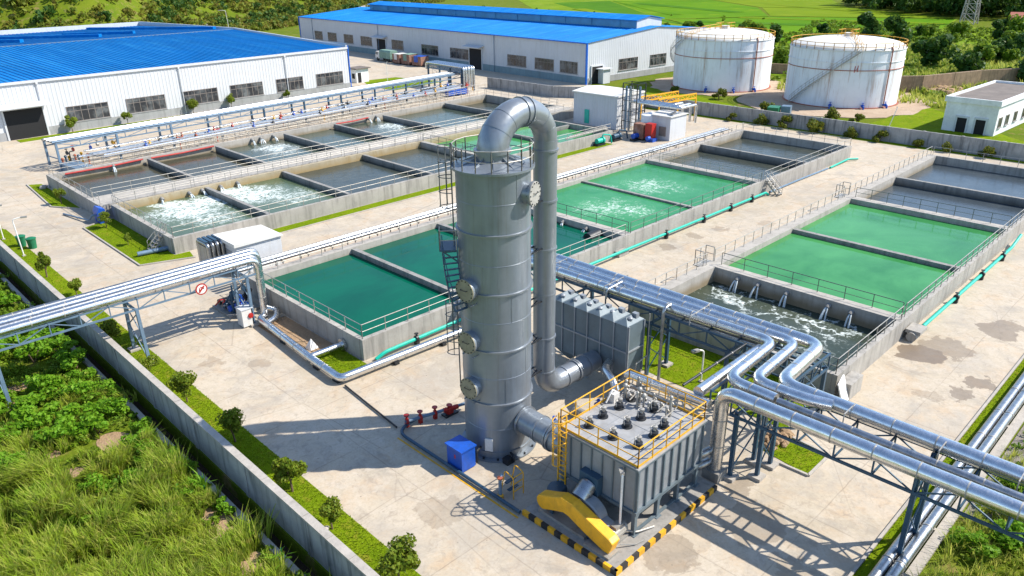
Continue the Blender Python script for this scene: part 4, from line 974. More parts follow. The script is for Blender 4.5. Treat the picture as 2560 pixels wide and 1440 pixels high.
    b.build('flange', 'duct', dct)
    b = MB(); b.box(TX-1.35, TX-.95, TY-2.1, TY-1.7, .0, .35); b.cut(); b.path([(TX-1.9, TY-.6, .8), (TX-2.35, TY-.75, .8), (TX-2.35, TY-.75, .1)], .07, 8, .1); b.cut(); b.path([(TX-.8, TY-1.8, .45), (TX-.95, TY-2.15, .45), (TX-.95, TY-2.15, .1)], .07, 8, .1); b.build('drain', 'blackm', r)
    b = MB(); b.obox((TX-1.62, TY-.95, .95), (-.86*.05, -.5*.05, 0), (.5*.22, -.86*.22, 0), (0, 0, .38)); b.build('name_plate', 'signw', r)
tower()
DX, DY = 28.6, 26.45
def gooseneck():
    r = thing('duct', 'thick grey gooseneck duct arching off the tower top and dropping to the filter box', 'duct', (DX, DY, 0))
    a, e = Vector((TX, TY, 0)), Vector((DX, DY, 0)); h = (e-a)/2; ce = (a+e)/2; zt = 16.5
    P, RR = [], []
    P.append(a+V3(0, 0, 16.2)); RR.append(.80)
    for i in range(17):
        t = PI*i/16; P.append(ce-h*math.cos(t)+V3(0, 0, zt+1.68*math.sin(t))); RR.append(.80-.19*i/16)
    b = MB(); b.path(P, RR, 40); b.build('bend', 'duct', r)
    b = MB(); P2 = [e+V3(0, 0, zt), e+V3(0, 0, 1.75), (33.3, DY, 1.75)]; b.path(P2, .63, 40, 1.3, seg=8); b.build('riser', 'duct', r)
    b = MB()
    for i, ex in ((3, .012), (5, .012), (8, .05), (9, .05), (12, .012), (14, .012)):
        d = (P[i+2]-P[i]).normalized()*.03; b.path([P[i+1]-d, P[i+1]+d], RR[i+1]+ex, 40).cut()
    b.build('seam', 'duct', r)
    for z, ex in ((16.0, .07), (13.3, .05), (10.6, .05), (7.9, .02), (5.2, .05), (3.0, .04)):
        b = MB(); b.path([e+V3(0, 0, z-.05), e+V3(0, 0, z+.05)], .63+ex, 40); b.build('collar', 'duct', r)
    for x, ex in ((30.3, .05), (31.3, .08), (31.45, .08), (32.3, .1)):
        b = MB(); b.path([(x-.05, DY, 1.75), (x+.05, DY, 1.75)], .63+ex, 40); b.build('collar', 'duct', r)
    b = MB(); b.lathe([(.76, 16.55), (.92, 16.56), (.92, 16.72), (.76, 16.73)], (TX, TY, 0), 40); b.build('collar', 'duct', r)
    b = MB()
    for z in (13.4, 10.7, 7.6, 5.3, 3.2):
        for k in (-.3, .3): b.bar((TX+1.6, TY+k, z), (DX-.5, DY+k, z), .07)
        b.bar((TX+1.75, TY, z-.7), (DX-.55, DY, z), .05); b.cut()
    b.build('bracket', 'blackm', r)
gooseneck()

def filter_box():
    r = thing('filter_box', 'ribbed grey filter box on legs with peaked hoods, beside the silver pipes', 'filter unit', (33.5, 24.0, 0))
    x0, x1, y0, y1, z0, z1 = 33.5, 35.1, 24.1, 30.4, 1.25, 4.75
    b = MB(); b.box(x0, x1, y0, y1, z0, z1); b.build('body', 'filter', r)
    b = MB()
    n = 6; w = (y1-y0)/n
    for i in range(n+1): b.box(x0-.07, x0, max(y0, y0+i*w-.04), y0+i*w+.04, z0, z1)
    b.box(x0-.09, x0-.001, y0, y1, 2.95, 3.05); b.box(x0, x1, y0-.08, y0-.001, 2.95, 3.05)
    for x in (x0+.03, x1-.03): b.box(x-.04, x+.04, y0-.07, y0-.002, z0, z1)
    b.build('rib', 'housing', r)
    for i in range(n):
        ya, yb = y0+i*w+.05, y0+(i+1)*w-.05; ym = (ya+yb)/2; b = MB()
        b.add([(x0-.05, ya, z1), (x1+.05, ya, z1), (x1+.05, yb, z1), (x0-.05, yb, z1), ((x0+x1)/2-.35, ym, z1+.32), ((x0+x1)/2+.35, ym, z1+.32)], [(0, 1, 5, 4), (1, 2, 5), (2, 3, 4, 5), (3, 0, 4)]); b.build('hood', 'filter', r)
    b = MB()
    for i in range(n):
        ym = y0+(i+.5)*w; b.lathe([(.15, 0), (.17, .16), (.10, .22), (.01, .25)], (x0+.5+R.uniform(-.15, .2), ym+R.uniform(-.2, .2), z1+.15), 10); b.cut(); b.box(x1-.55, x1-.25, ym-.3, ym+.05, z1+.12, z1+.3+R.uniform(0, .15)).cut()
    b.build('pulse_valve', 'housing', r)
    for x in (x0+.1, x1-.1):
        for y in (y0+.1, (y0+y1)/2, y1-.1):
            b = MB(); b.box(x-.08, x+.08, y-.08, y+.08, 0, z0); b.build('leg', 'housing', r)
    b = MB()
    for i in range(3):
        ya = y0+.3+i*2; b.add([(x0+.1, ya, z0), (x1-.1, ya, z0), (x1-.1, ya+1.7, z0), (x0+.1, ya+1.7, z0), (x0+.6, ya+.7, .45), (x1-.6, ya+.7, .45), (x1-.6, ya+1, .45), (x0+.6, ya+1, .45)], [(0, 1, 5, 4), (1, 2, 6, 5), (2, 3, 7, 6), (3, 0, 4, 7), (4, 5, 6, 7)]).cut()
    b.build('hopper', 'filter', r)
    b = MB(); b.path([(33.2, 25.2, 2.1), (32.2, 24.8, 2.15), (31.4, 23.4, 2.15), (31.3, 22.9, .9)], .24, 16, .8); b.build('bypass_pipe', 'pipe', r)
    b = MB(); b.tube((35.35, 23.9, 0), (35.35, 23.9, 5.1), .035, 8); b.path([(35.35, 23.9, 3.6), (35.35, 23.5, 3.6)], .03, 6); b.path([(35.35, 23.9, 2.2), (34.0, 23.75, 2.2), (34.0, 23.75, 1.0)], .04, 6, .1); b.build('air_line', 'gal', r)
filter_box()
# ================================================================ FURNACE, FAN, PLINTH
def plinth():
    r = thing('plinth', 'low concrete plinth with yellow and black striped edges under the furnace housing', 'plinth', (21.1, 15.1, 0))
    b = MB(); b.box(21.1, 29.4, 15.1, 20.9, -.1, .30); b.build('slab', 'pad', r)
    y_, k_ = MB(), MB(); s = .42
    def band(p, d, L, nrm):
        p, d, nrm = Vector(p), Vector(d), Vector(nrm); i = 0; u = 0
        while u < L:
            l = min(s, L-u); q = p+d*u; sl = d*.12
            poly = [q+nrm*.006+V3(0, 0, .02), q+d*l+nrm*.006+V3(0, 0, .02), q+d*l+nrm*.006+V3(0, 0, .305), q+nrm*.006+V3(0, 0, .305)]
            top = [q+nrm*.006+V3(0, 0, .305), q+d*l+nrm*.006+V3(0, 0, .305), q+d*l-nrm*.15+V3(0, 0, .305), q-nrm*.15+V3(0, 0, .305)]
            m = k_ if i % 2 else y_; m.add(poly, [(0, 1, 2, 3)]); m.add(top, [(0, 1, 2, 3)]); m.cut(); u += s; i += 1
    band((21.1, 15.1, 0), (1, 0, 0), 8.3, (0, -1, 0)); band((21.1, 20.9, 0), (0, -1, 0), 5.8, (-1, 0, 0))
    y_.build('yellow_stripe', 'yellow', r); k_.build('black_stripe', 'black', r)
plinth()
def furnace():
    r = thing('furnace_housing', 'big ribbed grey furnace box on legs with yellow rails and nozzles on its roof', 'furnace', (23.4, 15.9, .3))
    x0, x1, y0, y1, z0, z1 = 23.4, 28.8, 15.9, 20.5, 1.75, 4.12
    b = MB(); b.box(x0, x1, y0, y1, z0, z1); b.build('housing', 'housing', r)
    b = MB()
    for i in range(9):
        x = x0+.04+(x1-x0-.08)*i/8; b.box(x-.045, x+.045, y0-.09, y0-.001, z0, z1-.05)
    for i in range(8):
        y = y0+.04+(y1-y0-.08)*i/7; b.box(x0-.07, x0-.001, y-.03, y+.03, z0, z1-.05)
    b.box(x0-.08, x1+.05, y0-.12, y0-.002, z0-.16, z0); b.box(x0-.10, x0-.002, y0, y1, z0-.16, z0); b.box(x0-.12, x1+.12, y0-.13, y0-.0, z1-.09, z1); b.box(x0-.12, x0-.001, y0, y1, z1-.09, z1)
    b.build('rib', 'filter', r)
    b = MB(); b.box(x0-.12, x1+.12, y0-.13, y1+.1, z1+.002, z1+.05); roof = b.build('roof_plate', 'rooftop', r)
    b = MB()
    for x in (x0+1.35, x0+2.7, x0+4.05): b.box(x-.012, x+.012, y0, y1, z1+.05, z1+.062)
    for y in (17.4, 19.0): b.box(x0, x1, y-.012, y+.012, z1+.05, z1+.062)
    b.build('plate_seam', 'housing', roof)
    for x in (x0+.15, x0+1.95, x0+3.6, x1-.12):
        for y in (y0+.12, y1-.12):
            b = MB(); b.box(x-.1, x+.1, y-.1, y+.1, .3, z0-.16); b.box(x-.2, x+.2, y-.2, y+.2, .3, .33)
            b.bar((x, y, z0-.25), (x+.55 if x < x1-1 else x-.55, y, z0-.75), .10) if 0 else b.prism([(x-.08, y-.02, z0-.16), (x+.65, y-.02, z0-.16), (x+.1, y-.02, z0-.85)] if x < x1-1 else [(x+.08, y-.02, z0-.16), (x-.65, y-.02, z0-.16), (x-.1, y-.02, z0-.85)], (0, .04, 0)); b.build('leg', 'filter', r)
    b = MB(); b.box(x0+.1, x1-.1, y0+.05, y0+.19, .32, .42); b.build('sill_beam', 'filter', r)
    # hoppers under the box
    b = MB()
    for i in range(3):
        xa = x0+.2+i*1.75; b.add([(xa, y0+.3, z0-.16), (xa+1.5, y0+.3, z0-.16), (xa+1.5, y1-.3, z0-.16), (xa, y1-.3, z0-.16), (xa+.55, 17.6, .6), (xa+.95, 17.6, .6), (xa+.95, 18.8, .6), (xa+.55, 18.8, .6)], [(0, 1, 5, 4), (1, 2, 6, 5), (2, 3, 7, 6), (3, 0, 4, 7), (4, 5, 6, 7)]).cut()
    b.build('hopper', 'housing', r)
    for i, (p, q) in enumerate((((x0, y0), (x1, y0)), ((x1, y0), (x1, y1)), ((x1, y1), (x0, y1)), ((x0, y1), (x0, y0)))):
        b = MB(); z = z1+.05; b.rail([(*p, z), (*q, z)], 1.05, 1.15, .034); b.bar((*p, z+.07), (*q, z+.07), .02, .12); b.build('railing', 'yellow', r)
    b = MB(); lx = x0-.28; ly = 20.15
    for k in (-.24, .24): b.bar((lx, ly+k, .35), (lx, ly+k, 5.2), .06)
    z = .6
    while z < 4.3: b.bar((lx, ly-.24, z), (lx, ly+.24, z), .04); z += .28
    ld = b.build('ladder', 'yellow', r)
    b = MB()
    for z in (2.6, 3.2, 3.8, 4.4, 5.0): b.path([(lx+.0-.62*math.sin(PI*t/8), ly-.34*math.cos(PI*t/8), z) for t in range(9)], .026, 5)
    for t in (2, 4, 6): b.tube((lx-.62*math.sin(PI*t/8), ly-.34*math.cos(PI*t/8), 2.6), (lx-.62*math.sin(PI*t/8), ly-.34*math.cos(PI*t/8), 5.0), .022, 5)
    b.build('cage', 'yellow', ld)
    # burner nozzles on the roof
    k = 0
    for iy, y in enumerate((19.6, 18.2, 16.9)):
        for ix, x in enumerate((24.5, 25.65, 26.75, 27.85)):
            if iy == 2 and ix == 3: continue
            b = MB(); c = (x+R.uniform(-.08, .08)+.25*(iy == 2), y+R.uniform(-.06, .06), z1+.05)
            b.lathe([(.27, 0), (.27, .05), (.17, .06), (.17, .22), (.21, .23), (.21, .27), (.01, .28)], c, 18); nz = b.build('nozzle', 'blackm', r)
            b = MB(); b.path([(c[0]-.22, c[1], c[2]+.18), (c[0]-.16, c[1]+.12, c[2]+.52), (c[0]+.16, c[1]+.1, c[2]+.55), (c[0]+.22, c[1]-.02, c[2]+.2)], .022, 6, .08)
            b.tube((c[0], c[1], c[2]+.33), (c[0]+.05, c[1], c[2]+.5), .07, 8); b.lathe([(.09, .45), (.13, .47), (.13, .55), (.02, .58)], (c[0]+.05, c[1], c[2]), 10); b.build('cap', 'gal', nz)
    # gas train at the back right of the roof
    b = MB(); rs = random.Random(4)
    for i in range(12):
        x, y = 28.0+rs.uniform(-.7, .55), 18.6+rs.uniform(-1.6, 1.6); h = rs.uniform(.3, 1.15)
        b.tube((x, y, z1+.05), (x, y, z1+.05+h), rs.uniform(.04, .08), 8); b.sphere((x, y, z1+.05+h), rs.uniform(.07, .14), 8, 6)
        b.disc((x+.1, y, z1+.05+h*.6), (1, 0, 0), .11, .04, 10)
    for i in range(6):
        y = 17.2+i*.55; b.path([(27.4, y, z1+.3), (28.5, y+.1, z1+.3+.06*i), (28.5, y+.1, z1+.95)], .035, 6, .1)
    b.path([(27.2, 20.1, z1+.35), (28.3, 20.1, z1+.5), (28.4, 17.2, z1+.5)], .06, 8, .2)
    b.build('gas_train', 'gal', r)
    b = MB(); b.box(26.9, 27.35, 20.0, 20.35, z1+.05, z1+.55); b.path([(26.5, 20.2, z1+.2), (27.0, 20.2, z1+.75), (27.5, 20.2, z1+.3)], .05, 6, .1); b.build('junction_box', 'signw', r)
    # outlet duct to the fan
    b = MB(); b.obox((x0-.22, 18.35, 2.25), (.20, 0, 0), (0, .55, 0), (0, 0, .50)); dct = b.build('outlet_box', 'steel', r)
    b = MB(); b.path([(x0-.4, 18.35, 2.2), (22.35, 18.35, 1.75)], .43, 28); b.path([(22.62, 18.35, 1.88), (22.72, 18.35, 1.92)], .47, 28); b.path([(23.0, 18.35, 2.05), (23.08, 18.35, 2.08)], .47, 28); b.build('outlet_pipe', 'pipe_d', dct)
furnace()
def fan():
    r = thing('blower', 'blower with a bent yellow belt guard beside the furnace housing', 'blower', (22.0, 18.0, .3))
    # belt guard: bent flat case in the y-z plane with rounded ends
    def case(pts, hw):
        L, Rr = [], []
        for i, p in enumerate(pts):
            a = Vector(pts[max(0, i-1)]); b_ = Vector(pts[min(len(pts)-1, i+1)]); d = (b_-a).normalized(); n = Vector((-d.y, d.x)); L.append(Vector(p)+n*hw[i]); Rr.append(Vector(p)-n*hw[i])
        p0, p1 = Vector(pts[0]), Vector(pts[-1]); d0 = (p0-Vector(pts[1])).normalized(); d1 = (p1-Vector(pts[-2])).normalized(); e0, e1 = [], []
        n0 = Vector((-d0.y, d0.x))
        for k in range(1, 8): t = PI*k/8; e0.append(p0+d0*math.sin(t)*hw[0]*.85+(-n0)*(-math.cos(t))*hw[0]*-1)
        n1 = Vector((-d1.y, d1.x)); e1 = [p1+d1*.28+n1*hw[-1]*.8, p1+d1*.28-n1*hw[-1]*.8]
        return L+e1+Rr[::-1]+e0[::-1]
    pts = [(20.05, 1.02), (19.3, 1.34), (18.75, 1.58), (18.25, 1.56), (17.3, 1.22), (16.1, .84)]
    poly = case([(p[0], p[1]) for p in pts], [.38, .37, .40, .41, .43, .43])
    X = 21.55; b = MB(); b.prism([(X, y, z) for y, z in poly], (.58, 0, 0)); g = b.build('belt_guard', 'guard', r)
    m = g.modifiers.new('bevel', 'BEVEL'); m.width = .05; m.segments = 2; m.limit_method = 'ANGLE'
    b = MB(); b.lathe([(.2, 0), (.84, 0), (.9, .06), (.9, .60), (.84, .66), (.2, .66)], (0, 0, 0), 32)
    b.v = [(22.25+z, 17.9+x, .98+y) for x, y, z in b.v]
    b.prism([(22.25, 17.2, .5), (22.25, 16.6, .5), (22.25, 16.6, 1.15), (22.25, 17.3, 1.3)], (.55, 0, 0)); b.build('fan_casing', 'housing', r)
    b = MB(); b.path([(22.3, 16.45, .72), (23.3, 16.45, .72)], .3, 20)
    for i in range(14): 
        a = 2*PI*i/14; b.bar((22.4, 16.45+.3*math.cos(a), .72+.3*math.sin(a)), (23.2, 16.45+.3*math.cos(a), .72+.3*math.sin(a)), .03)
    b.box(22.5, 23.0, 16.25, 16.6, .95, 1.12); b.build('motor', 'gal', r)
    b = MB(); b.lathe([(.48, 0), (.5, .1), (.5, .85), (.42, .98), (.01, 1.0)], (22.75, 20.1, .3), 24); b.build('cooler', 'steel', r)
    b = MB(); b.box(21.35, 22.1, 15.75, 17.2, .3, .42); b.box(22.2, 23.3, 16.1, 16.8, .3, .42); b.box(21.6, 22.9, 17.4, 20.3, .3, .46); b.build('base_frame', 'gal', r)
    b = MB()
    for y in (19.6, 17.3): b.bar((21.85, y, .3), (21.85, y, .9), .14)
    b.build('support', 'steel', r)
    b = MB(); b.path([(23.2, 16.3, .6), (23.6, 15.9, .45), (24.6, 15.6, .36)], .05, 8, .2); b.path([(22.4, 15.9, .5), (23.0, 15.5, .36), (23.5, 15.4, .36)], .03, 6, .1); b.build('cable_pipe', 'gal', r)
fan()
def lampmast(name, x, y, h, label, head=(1, 0), lean=(0, 0), mat='signw', arm=.5):
    r = thing(name, label, 'lamp post', (x, y, 0)); b = MB(); hx, hy = head; tx, ty = x+lean[0], y+lean[1]
    b.path([(x, y, 0), (tx, ty, h), (tx+hx*arm, ty+hy*arm, h+.12)], .055, 8, .25); b.build('pole', mat, r)
    b = MB(); b.obox((tx+hx*(arm+.2), ty+hy*(arm+.2), h+.1), (hx*.28+.02*hy, hy*.28+.02*hx, 0), (-hy*.13, hx*.13, 0), (0, 0, .07)); b.build('lamp_head', 'gal', r)
    b = MB(); b.box(x-.14, x+.14, y-.14, y+.14, 0, .12); b.build('foot', 'kerb', r)
    return r
lampmast('lamp_post', 22.9, 16.35, 3.75, 'slim pale lamp mast standing beside the yellow belt guard', (.5, .6), arm=.12)
lampmast('lamp_post', 38.2, 21.6, 2.3, 'small pale lamp post on the lawn behind the furnace housing', (-.9, .4), arm=.45)
lampmast('lamp_post', 14.2, 79.7, 3.6, 'white leaning lamp post by the green bins at the left wall', (.9, -.3), (-.1, .2), arm=.8)
lampmast('lamp_post', 14.1, 86.5, 3.4, 'white lamp post at the far left picture edge on the lawn strip', (.7, -.3), arm=.4)
lampmast('lamp_post', 104.2, 145.2, 4.3, 'white lamp post on the grass plot between the two blue roofed warehouses', (.3, -.3), arm=.3)
lampmast('lamp_post', 120.6, 41.5, 4.2, 'pale leaning pole on the bright grass before the right storage tank', (.5, .2), (.3, -.9), arm=.2)
lampmast('street_lamp', 124, 262, 10.5, 'tall pale street lamp at the foot of the hill between the blue roofs', (-.7, .6), (-.3, .8), arm=2.2)

# yard things round the tower
b_ = thing('cabinet', 'bright blue steel cabinet at the foot of the grey tower', 'cabinet', (21.2, 25.5, 0))
b = MB(); b.box(21.2, 22.15, 25.45, 26.65, .06, 1.32); b.box(21.12, 22.2, 25.37, 26.73, 1.32, 1.40); b.build('body', 'blue', b_)
b = MB(); b.box(21.19, 21.198, 25.95, 26.05, .72, .95); b.build('warning_mark', 'red', b_); b = MB(); b.box(21.25, 22.1, 25.5, 26.6, 0, .06); b.build('foot', 'blackm', b_)
def pad_pipe():
    r = thing('ground_pipe', 'dark blue pipe along the ground edge left of the tower, with a rounded corner', 'pipe', (21.1, 31, 0))
    b = MB(); b.path([(21.05, 21.0, .16), (21.05, 31.0, .16), (23.0, 31.2, .2)], .095, 10, .9); b.build('pipe_run', 'steel', r)
    b = MB(); b.path([(23.0, 31.2, .2), (22.0, 37.9, .12)], .05, 8) if 0 else b.path([(21.35, 31.4, .1), (21.9, 37.6, .1)], .06, 8); b.build('hose', 'blackm', r)
    b = MB(); b.box(20.75, 20.86, 20.9, 30.6, .004, .012); struct(b.build('floor_marking', 'yellow'))
    r = thing('valve_pipe', 'low blue pipe with red valves running to the tower foot', 'pipe', (22, 31.2, 0))
    b = MB(); b.path([(21.8, 31.15, .35), (25.6, 30.0, .45)], .10, 10); b.build('pipe_run', 'steel_l', r)
    for x in (21.9, 22.7, 23.6): 
        y = 31.15-(x-21.8)*.3; b = MB(); b.disc((x-.06, y, .38), (1, -.3, 0), .2, .14, 12); b.tube((x, y, .3), (x, y, .78), .07, 8); b.disc((x, y, .76), (0, 0, 1), .17, .05, 12); b.box(x-.1, x+.1, y-.1, y+.1, 0, .3); b.build('valve', 'red', r)
    b = MB(); b.box(24.3, 24.7, 30.2, 30.5, .1, .45); b.tube((24.1, 30.42, .4), (25.0, 30.15, .42), .15, 12); b.disc((24.5, 30.35, .62), (0, 0, 1), .18, .05, 12); b.tube((24.5, 30.35, .4), (24.5, 30.35, .62), .05, 6); b.build('pump', 'red', r)
    b = MB(); b.box(24.05, 25.0, 30.1, 30.6, 0, .1); b.build('pump_base', 'blackm', r)
pad_pipe()
def gate_frame():
    r = thing('step_frame', 'small yellow step frame standing between the tower and the furnace ladder', 'step frame', (22.0, 22.3, 0))
    b = MB()
    for x in (21.6, 22.3):
        b.path([(x, 22.0, .05), (x, 22.0, 1.35), (x, 22.6, 1.5), (x, 22.9, .05)], .03, 8, .15)
    for z in (.5, .95, 1.35): b.tube((21.6, 22.0, z), (22.3, 22.0, z), .028, 6)
    b.build('rails', 'yellow', r); b = MB()
    for i, z in enumerate((.35, .7)): b.box(21.62, 22.28, 22.3+.2*i, 22.5+.2*i, z, z+.04)
    b.build('tread', 'steel', r)
    r = thing('standpipe', 'short blue standpipe with a yellow foot left of the striped plinth', 'standpipe', (21.3, 22.6, 0))
    b = MB(); b.path([(21.25, 22.6, .25), (21.25, 22.6, 1.15), (21.5, 22.7, 1.25)], .09, 10, .12); b.build('pipe', 'steel_l', r)
    b = MB(); b.lathe([(.17, 0), (.17, .18), (.1, .25)], (21.25, 22.6, 0), 12); b.build('foot', 'yellow', r); b = MB(); b.disc((21.25, 22.6, 1.2), (0, 0, 1), .15, .07, 12); b.build('cap', 'rust', r)
gate_frame()
def pump_clutter():
    spots = [(27.6, 24.5, 'blue'), (28.6, 23.4, 'blackm'), (29.6, 24.6, 'gal'), (30.2, 23.2, 'steel'), (27.6, 22.8, 'gal'), (31.0, 24.0, 'blue'), (29.2, 22.3, 'blackm')]
    lab = ['blue pump beside the tower foot under the duct elbow', 'black pump between the tower and the furnace housing', 'pale grey pump right below the duct elbow', 'blue grey pump before the filter box legs', 'grey pump nearest the inlet duct of the tower', 'blue pump next to the filter box corner', 'black pump close to the back rail of the furnace']
    for i, (x, y, m) in enumerate(spots):
        r = thing('pump', lab[i], 'pump', (x, y, 0), 0, 'pumps between tower and furnace'); a = R.uniform(0, 3); d = Vector((math.cos(a), math.sin(a), 0)); c = Vector((x, y, .45))
        b = MB(); b.path([c-d*.45, c+d*.1], .22, 14); b.path([c+d*.1, c+d*.3], .3, 16); b.path([c+d*.2, c+d*.2+V3(0, 0, .5)], .1, 10); b.build('body', m, r)
        b = MB(); b.obox((x, y, .1), d*.55, Vector((-d.y, d.x, 0))*.28, (0, 0, .1)); b.build('bed', 'pad', r)
pump_clutter()

# ================================================================ PIPE RACKS
def lattice(b, p, q, h, n, w=.10, flip=False):
    """flat lattice girder from p to q, p and q on the top chord"""
    p, q = Vector(p), Vector(q); dz = Vector((0, 0, -h)); b.bar(p, q, w, w*1.3); b.bar(p+dz, q+dz, w, w*1.3)
    for i in range(n+1):
        a = p+(q-p)*i/n; b.bar(a, a+dz, w*.7)
        if i < n:
            c = p+(q-p)*(i+1)/n; b.bar(a, c+dz, w*.6) if i % 2 == flip else b.bar(a+dz, c, w*.6)
def clamps(root, pts, r, every=3.0, mat='gal', ex=.014):
    """clamp bands and jacket seams round a pipe run"""
    b = MB()
    for a, c in zip(pts[:-1], pts[1:]):
        a, c = Vector(a), Vector(c); d = c-a; L = d.length; dn = d.normalized(); k = int(L/every)
        for i in range(1, k+1):
            m = a+dn*(L*i/(k+1)); b.path([m-dn*.028, m+dn*.028], r+ex, 16).cut()
    if b.v: b.build('clamp', mat, root)
def pipe(root, pts, r, mat='pipe', bend=.5, every=1.9, n=20):
    b = MB(); b.path(pts, r, n, bend, seg=8); o = b.build('pipe', mat, root); clamps(o, pts, r, every); return o
def trestle(root, x0, y0, x1, y1, ztop, mat='steel', splay=.0, foot=True, t=.2):
    """two-legged rack post with cross bracing"""
    p, q = Vector((x0, y0, 0)), Vector((x1, y1, 0)); d = (q-p).normalized()*splay; u = Vector((0, 0, ztop))
    for a, s in ((p, -1), (q, 1)):
        b = MB(); b.bar(a+d*s, a+u, t); b.build('post', mat, root)
    b = MB(); b.bar(p+u*.97, q+u*.97, .14); b.bar(p+u*.12, q+u*.55, .06); b.bar(q+u*.12, p+u*.55, .06); b.bar(p+u*.55, q+u*.93, .06); b.bar(q+u*.55, p+u*.93, .06); b.build('brace', mat, root)
    if foot:
        for a, s in ((p, -1), (q, 1)):
            b = MB(); c = a+d*s; b.box(c.x-.35, c.x+.35, c.y-.35, c.y+.35, -.1, .18); b.build('foot', 'kerb', root)
def rack_right():
    r = thing('pipe_rack', 'silver zigzag pipe bridge on dark blue steel, passing the furnace towards the lower right', 'pipe rack', (31.5, 6.7, 0))
    z = 4.8; b = MB()
    for x in (30.45, 32.95):
        lattice(b, (x, 15.4, z), (x, -9, z), .85, 14)
    for i in range(15): y = 15.4-24.4*i/14; b.bar((30.45, y, z), (32.95, y, z), .08); b.bar((30.45, y, z-.85), (32.95, y, z-.85), .08)
    lattice(b, (30.45, 16.6, z), (38.3, 16.6, z), .85, 5); lattice(b, (33.2, 14.0, z), (38.5, 14.0, z), .9, 5)
    for i in range(6): x = 33.2+5.2*i/5; b.bar((x, 14.0, z), (x, 16.6, z), .08)
    for x in (36.2, 38.6): lattice(b, (x, 16.6, z), (x, 37.5, z), .85, 11)
    for i in range(12): y = 16.6+20.9*i/11; b.bar((36.2, y, z), (38.6, y, z), .08)
    b.build('girder', 'steel', r)
    trestle(r, 30.75, 6.7, 32.6, 6.7, 4.85); trestle(r, 30.8, 15.2, 32.9, 15.0, 4.0); trestle(r, 36.3, 19.0, 38.5, 19.0, 4.0); trestle(r, 36.3, 24.5, 38.5, 24.5, 4.0); trestle(r, 36.3, 31.0, 38.5, 31.0, 4.0); trestle(r, 38.4, 14.1, 38.4, 16.4, 4.0); trestle(r, 30.75, -2.5, 32.6, -2.5, 4.85)
    trestle(r, 31.8, 14.2, 33.2, 14.2, 4.0)
    zp = 5.18
    pipe(r, [(30.3, 15.85, .45), (30.3, 15.85, zp), (30.55, -10, zp)], .37, 'pipe', .8)
    pipe(r, [(36.3, 37.5, zp), (36.9, 16.55, zp), (31.5, 16.3, zp), (31.4, 13.6, zp)], .31, 'pipe', .95); pipe(r, [(31.4, 13.5, zp-.06), (31.4, -10, zp-.06)], .2, 'pipe_d')
    pipe(r, [(37.2, 37.5, zp), (37.7, 15.6, zp), (32.3, 15.3, zp), (32.35, 12.6, zp+.03), (32.75, 11.4, zp+.03)], .31, 'pipe', .95)
    pipe(r, [(38.1, 37.5, zp+.02), (38.3, 14.5, zp+.02), (33.0, 14.2, zp+.02), (32.75, -10, zp+.05)], .37, 'pipe', 1.0)
    pipe(r, [(37.65, 37.5, 4.65), (37.75, 16.9, 4.65)], .2, 'pipe_d', .5); pipe(r, [(36.75, 37.5, 4.6), (36.9, 17.4, 4.6)], .17, 'pipe_d', .5)
    pipe(r, [(31.0, 15.0, 4.55), (31.0, -10, 4.55)], .12, 'pipe_d'); pipe(r, [(32.3, 15.0, 4.55), (32.3, -10, 4.55)], .14, 'pipe_d')
    pipe(r, [(30.0, 17.05, 4.75), (36.4, 17.15, 4.75)], .30, 'pipe', .5); pipe(r, [(29.9, 21.5, 4.1), (29.75, 16.2, 4.5)], .22, 'pipe', .5)
    pipe(r, [(29.9, 17.9, 4.85), (36.3, 17.9, 4.85)], .07, 'blackm', .5)
    pipe(r, [(35.9, 23.3, 0), (35.9, 23.3, 5.4), (36.6, 23.3, 5.5)], .10, 'pipe_d', .35)
    pipe(r, [(35.6, 27.5, 4.9), (35.6, 27.5, 5.5), (37.2, 27.5, 5.6)], .07, 'pipe_d', .25)
    b = MB()
    for y in (33, 28, 21.5, 10.5, 6.4, 3.4, .5):
        x0, x1 = (36.0, 38.5) if y > 16 else (31.9, 33.1); b.bar((x0, y, zp+.32), (x1, y, zp+.36), .05, .03)
        for x in (x0, x1): b.bar((x, y, zp-.3), (x, y, zp+.35), .05, .03)
        b.cut()
    b.build('strap', 'gal', r)
    b = MB(); b.box(29.85, 30.75, 15.35, 16.3, 0, .55); b.build('riser_base', 'pad', r)
    for yy, zz in ((15.9, .9), (16.0, 1.6)):
        b = MB(); b.path([(30.3, 16.1, zz), (29.3, 16.3, zz), (29.0, 16.9, zz)], .22, 14, .4); b.build('stub_pipe', 'pipe_d', r)
rack_right()
